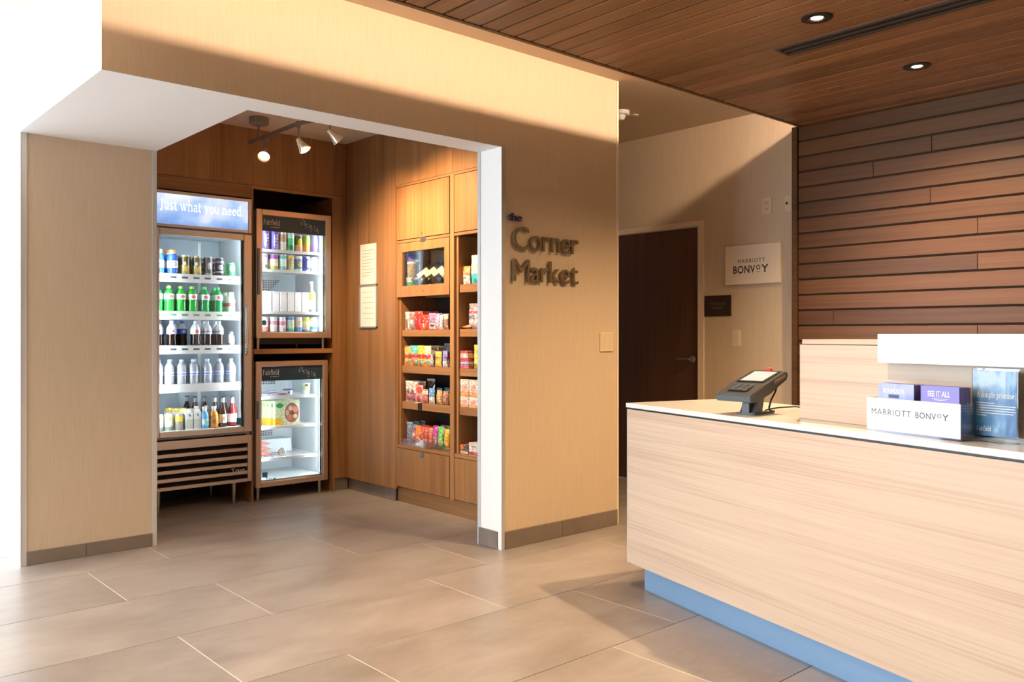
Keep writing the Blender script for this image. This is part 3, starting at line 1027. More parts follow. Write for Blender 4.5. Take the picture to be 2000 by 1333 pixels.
obj('sticker', B(2.575, 2.615, 5.8440, 5.8446, 0.570, 0.618), plain('blue_sticker', (0.03, 0.25, 0.55), 0.4), dr, 'small blue sticker')
obj('lamp_tube', MB().tube([(X0 + .052, 5.880, 0.60), (X0 + .052, 5.880, 1.88)], 0.006, 6), M['tube'], big)
obj('lamp_tube', MB().tube([(X1 - .062, 5.880, 0.60), (X1 - .062, 5.880, 1.88)], 0.006, 6), M['tube'], big)
# shelves with price strips
marks = [plain('ticket_ink', (0.10, 0.12, 0.16), 0.5), plain('ticket_green', (0.08, 0.42, 0.16), 0.5), plain('ticket_blue', (0.10, 0.18, 0.5), 0.5)]
tick = [2.084, 2.16, 2.24, 2.32, 2.40, 2.485, 2.575]
for i, zt in enumerate((1.626, 1.368, 1.130, 0.864)):
    s = obj('wire_shelf', B(X0 + .04, X1 - .036, 5.935, 6.335, zt - 0.010, zt), M['wire'], big)
    st = obj('price_strip', B(X0 + .04, X1 - .042, 5.926, 5.935, zt - 0.052, zt + 0.006), M['whitepl'], big)
    for tx in tick:
        m = marks[(0, 1, 0, 2)[i]] if tx > 2.1 else marks[2]
        if i < 3:
            obj('price_ticket', B(tx - 0.021, tx + 0.021, 5.9253, 5.926, zt - 0.026, zt - 0.013), m, st)
# grille
obj('grille_frame', MB().box(X0, X0 + .030, 5.838, 5.868, 0.160, 0.492).box(X1 - .030, X1, 5.838, 5.868, 0.160, 0.492).box(X0 + .03, X1 - .03, 5.8385, 5.868, 0.435, 0.4915), M['bronze'], big)
obj('grille_back', B(X0 + .03, X1 - .03, 5.876, 5.885, 0.165, 0.435), M['dark'], big)
for i in range(5):
    z = 0.424 - 0.0555 * i
    obj('louver', MB().prism([(5.842, z - 0.044), (5.842, z - 0.021), (5.870, z - 0.008), (5.872, z - 0.011), (5.847, z - 0.024), (5.847, z - 0.044)], 'x', X0 + .031, X1 - .031), M['bronze'], big)
me = text_mesh('True', 1.0, 0.004)
letters('lettering', me, (0, 0.10, 0, 0.030), (2.53, 5.8375, 0.232), 0, M['chrome'], big)
for lx, ly in ((X0 + .06, 5.92), (X1 - .10, 5.92), (X0 + .06, 6.33), (X1 - .10, 6.33)):
    obj('leg', MB().lathe([(0.012, 0), (0.013, 0.02), (0.020, 0.15), (0.020, 0.166)], 14, (lx, ly, 0)), M['nickel'], big, smooth=True)


# ---- two small coolers
def small_cooler(name, label, x0, x1, z0, z1, ft, band0, band1, shelves, right_inset):
    c = thing(name, label, 'cooler', ((x0 + x1) / 2, 6.1, z0 if z0 > 1 else 0))
    y0 = 5.83
    obj('cabinet_shell', MB().box(x0 + .004, x0 + .036, y0 + .038, 6.37, z0 + .01, z1 - .006).box(x1 - .036, x1 - .004, y0 + .038, 6.37, z0 + .01, z1 - .006)
        .box(x0 + .036, x1 - .036, 6.345, 6.37, z0 + .01, z1 - .006).box(x0 + .036, x1 - .036, y0 + .038, 6.345, z1 - .045, z1 - .006).box(x0 + .036, x1 - .036, y0 + .038, 6.345, z0 + .01, z0 + .047), M['liner'], c)
    d = obj('door', MB().box(x0, x0 + ft, y0, y0 + .034, z0, z1, .004).box(x1 - ft, x1, y0, y0 + .034, z0, z1, .004)
            .box(x0 + ft, x1 - ft, y0 + .0005, y0 + .034, z1 - ft, z1 - .0004, .004).box(x0 + ft, x1 - ft, y0 + .0005, y0 + .034, z0 + .0004, z0 + ft, .004), M['bronze'], c)
    obj('bead', MB().box(x0 + ft, x0 + ft + .006, y0 + .008, y0 + .012, z0 + ft, z1 - ft).box(x1 - ft - .006, x1 - ft, y0 + .008, y0 + .012, z0 + ft, z1 - ft)
        .box(x0 + ft + .006, x1 - ft - .006, y0 + .008, y0 + .012, z0 + ft, z0 + ft + .006), M['chrome'], d)
    obj('pane', B(x0 + ft - .001, x1 - ft + .001, y0 + .014, y0 + .018, z0 + ft - .001, z1 - ft + .001), M['glass'], d)
    bd = obj('header_band', B(x0 + ft, x1 - ft, y0 + .0125, y0 + .0138, band0, band1), M['navy'], d, 'navy printed band with white words')
    w = x1 - x0
    hb = band1 - band0
    letters('lettering', serif_mesh('Fairfield'), (0, 0.128, 0, 0.041), (x0 + ft + .018, y0 + .0121, band1 - hb * 0.60), 0, M['ink'], bd)
    letters('lettering', text_mesh('BY MARRIOTT', 1), (0, 0.068, 0, 0.008), (x0 + ft + .078, y0 + .0121, band1 - hb * 0.76), 0, M['ink'], bd)
    sprig(bd, x0 + w * 0.58, band1 - hb * 0.20, w * 0.24, y0 + .0121)
    obj('gasket', MB().box(x1 - ft - .012, x1 - ft - .006, y0 + .02, y0 + .036, z0 + ft, z1 - ft), M['black'], d)
    for lx in (x0 + .046, x1 - right_inset + .006):
        obj('lamp_tube', MB().tube([(lx, y0 + .05, z0 + .06), (lx, y0 + .05, z1 - .07)], 0.005, 6), M['tube'], c)
    for zt in shelves:
        s = MB().box(x0 + .038, x1 - .038, 5.915, 5.935, zt - .020, zt).box(x0 + .038, x1 - .038, 6.32, 6.335, zt - .012, zt)
        for k in range(15):
            xx = x0 + .05 + (w - .1) * k / 14
            s.box(xx - .003, xx + .003, 5.935, 6.32, zt - .005, zt - .0005)
        obj('wire_shelf', s, M['wire'], c)
    return c, d


def vent_holes(parent, x0, x1, z0, z1, nx, nz, y, slope=0):
    m = MB()
    for i in range(nx):
        for j in range(nz):
            if slope and i > nx - 1 - j * slope:
                continue
            x, z = x0 + (x1 - x0) * i / (nx - 1), z1 - (z1 - z0) * j / max(nz - 1, 1)
            m.box(x - .0035, x + .0035, y - .001, y, z - .0045, z + .0045)
    obj('vent_hole', m, M['dark'], parent, kind='stuff')


up, upd = small_cooler('countertop_cooler', 'upper small cooler with navy band, full of cans', 2.717, 3.327, 1.185, 2.125, 0.043, 1.968, 2.082, (1.845, 1.697, 1.385), 0.05)
vent_holes(up, 2.985, 3.145, 1.540, 1.640, 12, 8, 6.344, 1)
obj('handle', B(2.722, 2.740, 5.808, 5.832, 1.50, 1.835, 0.004), M['grey'], upd, 'dark grip along the door edge')
obj('sticker', MB().lathe([(0.020, 0), (0.020, 0.0006)], 20, (2.782, 5.8435, 1.298), Matrix.Rotation(PI / 2, 4, 'X')), bpy.data.materials['blue_sticker'], upd, 'round blue sticker')
for lx in (2.76, 3.29):
    for ly in (5.90, 6.32):
        obj('foot', MB().lathe([(0.012, 1.106), (0.014, 1.195)], 10, (lx, ly, 0)), M['nickel'], up)
obj('base_pan', B(2.74, 3.31, 5.91, 6.36, 1.140, 1.195), M['black'], up)
lo, lod = small_cooler('undercounter_cooler', 'lower small cooler with navy band and three bright shelves', 2.714, 3.298, 0.100, 1.018, 0.040, 0.874, 0.978, (0.753, 0.530, 0.297), 0.05)
vent_holes(lo, 2.975, 3.085, 0.418, 0.464, 9, 4, 6.344)
vent_holes(lo, 2.975, 3.11, 0.825, 0.840, 11, 2, 6.344)
obj('evaporator_cover', MB().prism([(6.17, 0.302), (6.344, 0.302), (6.344, 0.400), (6.19, 0.400)], 'x', 2.76, 3.17), M['liner'], lo)
obj('handle', B(2.719, 2.734, 5.810, 5.832, 0.60, 0.73, 0.004), M['grey'], lod, 'dark grip along the door edge')
obj('sticker', B(2.768, 2.808, 5.8432, 5.8438, 0.172, 0.208), bpy.data.materials['blue_sticker'], lod, 'square blue sticker')
me = text_mesh('True', 1.0, 0.0003)
letters('lettering', me, (0, 0.085, 0, 0.026), (2.792, 5.8428, 0.144), 0, M['dkink'], lod)
for lx in (2.76, 3.26):
    for ly in (5.90, 6.32):
        obj('leg', MB().lathe([(0.011, 0), (0.014, 0.112)], 10, (lx, ly, 0)), M['nickel'], lo)

# ================================================================== DRINKS AND FOOD
def bottle_thing(name, label, cat, prof_body, body, cap_z, cap_r, cap_h, capm, lab=None, labm=None, group=None, liquid=None):
    """bottle > body, cap, wrap label (+ drink level shown by the body material)"""
    t = thing(name, label, cat, (0, 0, 0), 0, group)
    obj('body', MB().lathe(prof_body, 18), body, t, smooth=True)
    obj('cap', MB().lathe([(cap_r * .96, cap_z), (cap_r, cap_z + .002), (cap_r, cap_z + cap_h - .002), (cap_r * .9, cap_z + cap_h)], 14), capm, t, smooth=True)
    if lab:
        obj('label', MB().lathe([(lab[2], lab[0]), (lab[2], lab[1])], 18, cap=False), labm, t, smooth=True)
    return t


def can_thing(name, label, mat, r, h, group=None, top=None):
    t = thing(name, label, 'can', (0, 0, 0), 0, group)
    obj('body', MB().lathe([(r * .80, 0), (r * .84, .003), (r, .012), (r, h - .016), (r * .84, h - .003)], 18, cap=True), mat, t, smooth=True)
    obj('lid', MB().lathe([(r * .84, h - .003), (r * .86, h), (r * .80, h), (r * .78, h - .003)], 18).box(-.008, .008, -.004, .010, h - .002, h + .0006), top or M['alu'], t, smooth=True)
    return t


PET = lambda h, r: [(r * .72, 0), (r * .95, .004), (r, .014), (r * .95, h * .30), (r * .90, h * .36), (r * .98, h * .42), (r, h * .46), (r, h * .66), (r * .90, h * .74), (r * .62, h * .83), (r * .38, h * .885), (r * .36, h * .93)]


def level_mat(name, drink, zl, clearc=(0.80, 0.86, 0.88), rough=0.12, tr=0.35):
    """bottle wall: drink colour up to the fill level, pale clear plastic above"""
    m = printed(name, clearc, bands=[(-0.1, zl, drink)], rough=rough, noise=0.12, trans=tr, nscale=5)
    return m


green_pet = level_mat('green_drink_bottle', (0.03, 0.52, 0.06), 2, tr=0.25)
teal_pet = level_mat('deep_green_drink_bottle', (0.01, 0.42, 0.13), 2, tr=0.25)
cola_pet = level_mat('cola_bottle', (0.012, 0.005, 0.003), 0.74, tr=0.03)
water_pet = level_mat('water_bottle', (0.80, 0.87, 1.0), 0.9, (0.88, 0.92, 1.0), tr=0.55)
blue_pet = level_mat('blue_drink_bottle', (0.05, 0.16, 0.72), 0.94, tr=0.2)
milk_pet = printed('white_drink_bottle', (0.82, 0.83, 0.86), bands=[(0.35, 0.55, (0.7, 0.12, 0.12))], rough=0.3)
L_green = printed('white_label_red_mark', (0.82, 0.88, 0.84), blobs=[(0.5, 0.5, 0.24, 0.32, (0.72, 0.16, 0.20))], noise=0.15)
L_cola = printed('blue_label_red_mark', (0.40, 0.42, 0.82), blobs=[(0.5, 0.5, 0.20, 0.40, (0.75, 0.72, 0.8)), (0.55, 0.55, 0.12, 0.24, (0.75, 0.08, 0.08))], noise=0.15)
L_colag = printed('silver_label_red_mark', (0.72, 0.74, 0.76), blobs=[(0.5, 0.5, 0.18, 0.34, (0.70, 0.10, 0.08))], noise=0.2)
L_diet = printed('black_silver_label', (0.60, 0.62, 0.68), bands=[(0.35, 0.62, (0.25, 0.20, 0.34))], noise=0.3)
L_navy = printed('deep_blue_label', (0.05, 0.08, 0.42), blobs=[(0.5, 0.5, 0.2, 0.3, (0.6, 0.65, 0.85))], noise=0.2)
L_water = printed('water_label', (0.62, 0.70, 0.90), bands=[(0.25, 0.6, (0.16, 0.24, 0.66))], noise=0.3)
L_sport = printed('sport_label', (0.82, 0.85, 0.88), blobs=[(0.5, 0.55, 0.22, 0.34, (0.25, 0.22, 0.20)), (0.5, 0.55, 0.13, 0.2, (0.8, 0.8, 0.82))], noise=0.1)
capw = plain('pale_cap', (0.72, 0.78, 0.84), 0.4)
capg = plain('green_cap', (0.10, 0.55, 0.20), 0.4)
capy = plain('lime_cap', (0.40, 0.72, 0.16), 0.4)
capo = plain('orange_cap', (0.80, 0.25, 0.06), 0.4)
capb = plain('blue_cap', (0.14, 0.16, 0.60), 0.4)
capc = plain('cream_cap', (0.78, 0.72, 0.55), 0.4)
ORD = ['leftmost', 'second from the left', 'third from the left', 'fourth from the left', 'fifth from the left', 'sixth from the left', 'seventh from the left']
FY, BY = 5.985, 6.072


def place(first, spots, label, group, used=set()):
    """spots: (x, y, z[, words]) - the first spot moves the first thing itself, the others are copies"""
    for s in spots:
        lab = label.format(s[3]) if len(s) > 3 else label
        if first.name not in used:
            used.add(first.name)
            first.location = s[:3]
            first.rotation_euler = (0, 0, s[4] if len(s) > 4 else 0)
            first['label'] = lab
            if group:
                first['group'] = group
        else:
            dup(first, s[:3], s[4] if len(s) > 4 else 0, lab, group)


Z1, Z2, Z3, Z4, Z5 = 1.6265, 1.3685, 1.1305, 0.8645, 0.5485
# shelf one: sport drinks and tall energy cans
sport = bottle_thing('sport_drink_bottle', '', 'bottle', [(.030, 0), (.036, .006), (.036, .05), (.033, .065), (.036, .085), (.036, .115), (.026, .140), (.021, .148), (.021, .155)], blue_pet, .152, .024, .020, capo, (.045, .095, .0366), L_sport)
place(sport, [(2.084, FY, Z1, 'left', .2), (2.177, FY, Z1, 'right', -.1)], 'blue sport drink bottle with orange cap, {} of the two in front', 'sport drinks on the top shelf of the tall cooler')
place(sport, [(2.100, BY, Z1, 'left'), (2.185, BY, Z1, 'right')], 'blue sport drink bottle standing behind the {} front one', 'sport drinks in the second row')
cg = printed('gold_black_can', (0.42, 0.33, 0.12), bands=[(0.52, 0.92, (0.10, 0.08, 0.04))], blobs=[(0.5, 0.30, 0.20, 0.13, (0.75, 0.5, 0.06)), (0.3, 0.6, 0.14, 0.1, (0.7, 0.6, 0.3))], rough=0.3, noise=0.4)
cb = printed('black_silver_can', (0.11, 0.09, 0.08), bands=[(0.02, 0.16, (0.45, 0.45, 0.45))], blobs=[(0.5, 0.55, 0.22, 0.2, (0.55, 0.56, 0.55))], rough=0.3, noise=0.5)
cv = printed('black_violet_can', (0.035, 0.03, 0.045), bands=[(0.22, 0.29, (0.6, 0.62, 0.68)), (0.74, 0.84, (0.3, 0.26, 0.45))], blobs=[(0.5, 0.5, 0.3, 0.14, (0.4, 0.42, 0.5))], rough=0.3, noise=0.3)
cgr = printed('green_soda_can', (0.05, 0.50, 0.16), blobs=[(0.5, 0.6, 0.3, 0.25, (0.55, 0.80, 0.30))], rough=0.3, noise=0.3)
e1 = can_thing('energy_drink_can', '', cg, .031, .140)
place(e1, [(2.262, FY, Z1, 'left'), (2.345, FY, Z1, 'right')], 'gold and black energy drink can, {} of the front pair', 'gold energy cans on the top shelf')
place(e1, [(2.270, BY, Z1, 'left'), (2.352, BY, Z1, 'right')], 'gold and black energy drink can behind the {} front one', 'gold energy cans in the second row')
e2 = can_thing('energy_drink_can', '', cb, .031, .137)
place(e2, [(2.425, FY, Z1)], 'black energy can with silver emblem, beside the gold cans', None)
e3 = can_thing('energy_drink_can', '', cv, .031, .135)
place(e3, [(2.508, FY, Z1)], 'black and violet energy can beside the short green can', None)
place(e3, [(2.430, BY, Z1, 'silver emblem'), (2.512, BY, Z1, 'violet')], 'black and violet energy can behind the front {} can', 'dark energy cans in the second row')
e4 = can_thing('soda_can', '', cgr, .031, .103)
place(e4, [(2.594, FY, Z1)], 'short green soda can at the right end of the top shelf', None)
place(e4, [(2.560, BY + .01, Z1)], 'short green soda can standing behind the front green can', None)
# shelf two: green sodas
gs = bottle_thing('green_soda_bottle', '', 'bottle', PET(.180, .0335), green_pet, .164, .0135, .018, capy, (.088, .126, .0342), L_green)
place(gs, [(x, FY, Z2, w) for x, w in zip((2.075, 2.153, 2.234, 2.312), ORD)], 'bright green soda bottle with white label, {} on the second shelf', 'green sodas in the front row')
place(gs, [(x, BY, Z2, w) for x, w in zip((2.095, 2.175, 2.255, 2.335), ORD)], 'bright green soda bottle in the second row, {}', 'green sodas in the second row')
gt = bottle_thing('green_soda_bottle', '', 'bottle', PET(.180, .0335), teal_pet, .164, .0135, .018, capg, (.088, .126, .0342), L_green)
place(gt, [(2.400, FY, Z2, 'left'), (2.496, FY, Z2, 'right')], 'deep green soda bottle with green cap, {} of the front two', 'deep green sodas in the front row')
place(gt, [(2.423, BY, Z2, 'left'), (2.505, BY, Z2, 'right')], 'deep green soda bottle behind the {} front one', 'deep green sodas in the second row')
mk = bottle_thing('milk_drink_bottle', '', 'bottle', [(.026, 0), (.031, .005), (.031, .095), (.024, .118), (.020, .124), (.020, .132)], milk_pet, .128, .0225, .022, capc)
place(mk, [(2.592, FY, Z2)], 'white and red drink bottle with cream cap, right of the green sodas', None)
place(mk, [(2.590, BY, Z2)], 'white and red drink bottle behind its twin at the right end', None)
# shelf three: colas
ck = bottle_thing('cola_bottle', '', 'bottle', PET(.176, .0325), cola_pet, .160, .0135, .018, capw, (.084, .122, .0332), L_cola)
place(ck, [(2.075, FY, Z3, 'left'), (2.168, FY, Z3, 'right')], 'cola bottle with blue label, {} of the two in the front row', 'blue label colas in the front row')
place(ck, [(2.115, BY, Z3)], 'cola bottle with blue label standing behind the front pair', None)
cn = bottle_thing('cola_bottle', '', 'bottle', PET(.176, .0325), cola_pet, .160, .0135, .018, capb, (.084, .122, .0332), L_navy)
place(cn, [(2.212, BY, Z3, 'left'), (2.275, BY, Z3, 'right')], 'cola bottle with deep blue label and cap, {} of two in the second row', 'deep blue colas in the second row')
cz = bottle_thing('cola_bottle', '', 'bottle', PET(.176, .0325), cola_pet, .160, .0135, .018, capw, (.084, .122, .0332), L_colag)
place(cz, [(2.335, FY, Z3)], 'cola bottle with silver label and red mark, middle of the third shelf', None)
cd = bottle_thing('cola_bottle', '', 'bottle', PET(.176, .0325), cola_pet, .160, .0135, .018, capw, (.084, .122, .0332), L_diet)
place(cd, [(2.418, FY, Z3, 'left'), (2.504, FY, Z3, 'right')], 'cola bottle with grey and dark label, {} of the front two', 'grey label colas in the front row')
place(cd, [(x, BY, Z3, w) for x, w in zip((2.365, 2.440, 2.515), ORD)], 'cola bottle with grey label in the second row, {}', 'grey label colas in the second row')
sm = bottle_thing('yogurt_drink_bottle', '', 'bottle', [(.024, 0), (.027, .004), (.027, .06), (.018, .08), (.016, .086)], printed('white_violet_bottle', (0.84, 0.85, 0.90), bands=[(0.05, 0.22, (0.2, 0.25, 0.6))], noise=0.15), .084, .018, .018, capb)
place(sm, [(2.592, FY, Z3)], 'small white drink bottle with blue cap, right end of the cola shelf', None)
# shelf four: water
wt = bottle_thing('water_bottle', '', 'bottle', PET(.172, .0335), water_pet, .156, .0135, .017, plain('water_cap', (0.62, 0.66, 0.92), 0.4), (.062, .088, .0340), L_water)
place(wt, [(x, FY, Z4, w) for x, w in zip((2.078, 2.155, 2.237, 2.318, 2.418, 2.504, 2.594), ORD)], 'clear water bottle with blue label, {} in the front row', 'water bottles in the front row')
place(wt, [(x, BY, Z4, w) for x, w in zip((2.115, 2.195, 2.275, 2.365, 2.455, 2.545), ORD)], 'clear water bottle with blue label in the second row, {}', 'water bottles in the second row')
# bottom: cans, cartons, juices, glass bottles
cw = printed('white_green_can', (0.72, 0.74, 0.70), bands=[(0.05, 0.25, (0.30, 0.32, 0.24)), (0.6, 0.8, (0.80, 0.68, 0.2))], blobs=[(0.5, 0.72, 0.16, 0.14, (0.3, 0.45, 0.12))], rough=0.3, noise=0.4)
c1 = can_thing('sparkling_juice_can', '', cw, .030, .118)
place(c1, [(2.080, FY - .01, Z5, 'left'), (2.149, FY, Z5, 'right')], 'white can with yellow and green print, {} of two on the bottom', 'white juice cans on the cooler bottom')
cy = printed('yellow_grey_can', (0.35, 0.31, 0.26), bands=[(0.55, 0.9, (0.80, 0.52, 0.04))], rough=0.3, noise=0.4)
c2 = can_thing('sparkling_juice_can', '', cy, .029, .112)
place(c2, [(2.219, FY, Z5)], 'grey can with yellow upper half beside the white cartons', None)


def carton(name, label, mat, matt, w, d, h):
    t = thing(name, label, 'carton')
    obj('body', B(-w / 2, w / 2, -d / 2, d / 2, 0, h * .82, .001), mat, t)
    obj('gable_top', MB().prism([(-d / 2, h * .82), (d / 2, h * .82), (.004, h * .97), (.004, h), (-.004, h), (-.004, h * .97)], 'x', -w / 2, w / 2), matt, t)
    obj('spout_cap', MB().lathe([(.011, 0), (.011, .010)], 12, (0, -d * .23, h * .90), Matrix.Rotation(0.9, 4, 'X')), M['whitepl'], t)
    return t


ct = carton('juice_carton', '', printed('white_carton', (0.80, 0.80, 0.76), bands=[(0.04, 0.62, (0.60, 0.62, 0.52))], blobs=[(0.55, 0.86, 0.12, 0.09, (0.1, 0.12, 0.1))], noise=0.15), plain('white_carton_top', (0.82, 0.82, 0.78), 0.4), .050, .052, .140)
place(ct, [(2.284, FY, Z5, 'left'), (2.341, FY, Z5, 'right')], 'white gable-top juice carton, {} of the front pair', 'white cartons in front')
cty = carton('juice_carton', '', bpy.data.materials['white_carton'], plain('yellow_carton_top', (0.85, 0.62, 0.05), 0.4), .050, .052, .140)
place(cty, [(2.262, FY + .065, Z5, 'left in the second row'), (2.318, FY + .065, Z5, 'right in the second row'), (2.240, FY + .13, Z5, 'left in the third row'), (2.296, FY + .13, Z5, 'right in the third row'), (2.22, FY + .195, Z5, 'farthest back')], 'juice carton with yellow gable top, {}', 'yellow topped cartons behind')
JP = [(.024, 0), (.031, .006), (.032, .055), (.030, .068), (.032, .082), (.030, .098), (.018, .120), (.014, .126), (.014, .134)]
jb = bottle_thing('juice_bottle', '', 'bottle', JP, level_mat('blue_juice', (0.16, 0.50, 0.86), 0.9, tr=0.2), .130, .0165, .022, M['whitepl'], (.022, .070, .0328), printed('blue_fruit_label', (0.30, 0.60, 0.85), blobs=[(0.3, 0.5, 0.16, 0.4, (0.85, 0.9, 0.92)), (0.65, 0.4, 0.16, 0.22, (0.1, 0.5, 0.15))], noise=0.2))
place(jb, [(2.397, FY - .005, Z5)], 'blue juice bottle with white cap beside the orange one', None)
place(jb, [(2.372, FY + .078, Z5)], 'blue juice bottle standing behind the front blue bottle', None)
jo = bottle_thing('juice_bottle', '', 'bottle', JP, level_mat('orange_juice', (0.86, 0.30, 0.02), 0.9, tr=0.2), .130, .0165, .022, M['whitepl'], (.022, .070, .0328), printed('orange_fruit_label', (0.62, 0.25, 0.04), blobs=[(0.4, 0.5, 0.2, 0.35, (0.35, 0.10, 0.03)), (0.7, 0.6, 0.14, 0.25, (0.2, 0.35, 0.05))], noise=0.4))
place(jo, [(2.462, FY - .01, Z5)], 'orange juice bottle with white cap beside the blue one', None)
place(jo, [(2.444, FY + .072, Z5)], 'orange juice bottle standing behind the front orange bottle', None)
GB = [(.026, 0), (.030, .004), (.030, .105), (.026, .125), (.014, .165), (.0125, .205), (.0135, .210)]
gb = bottle_thing('glass_soda_bottle', '', 'bottle', GB, level_mat('brown_glass_bottle', (0.035, 0.012, 0.008), 0.84, (0.45, 0.48, 0.48), 0.05, 0.1), .206, .0145, .008, plain('dark_crown_cap', (0.10, 0.10, 0.11), 0.4, 0.5), (.030, .092, .0306), printed('cream_label', (0.82, 0.74, 0.58), blobs=[(0.55, 0.5, 0.18, 0.25, (0.25, 0.22, 0.16))], noise=0.2))
place(gb, [(2.533, FY, Z5)], 'brown glass soda bottle with cream label beside the red one', None)
place(gb, [(2.508, FY + .08, Z5, 'directly behind the cream label one'), (2.460, FY + .15, Z5, 'third in the slanting row'), (2.420, FY + .22, Z5, 'fourth in the slanting row'), (2.385, FY + .29, Z5, 'last in the slanting row'), (2.390, FY + .15, Z5, 'behind the blue juice')], 'brown glass soda bottle, {}', 'brown glass bottles behind')
gr = bottle_thing('glass_soda_bottle', '', 'bottle', GB, level_mat('red_glass_bottle', (0.20, 0.012, 0.012), 0.80, (0.55, 0.55, 0.58), 0.05, 0.12), .206, .0145, .008, bpy.data.materials['dark_crown_cap'], (.030, .092, .0306), printed('pink_label', (0.84, 0.66, 0.66), blobs=[(0.5, 0.6, 0.18, 0.2, (0.55, 0.12, 0.16))], noise=0.2))
place(gr, [(2.606, FY, Z5)], 'red glass soda bottle with pink label at the right end', None)
place(gr, [(2.580, FY + .08, Z5)], 'red glass soda bottle standing behind the front red one', None)

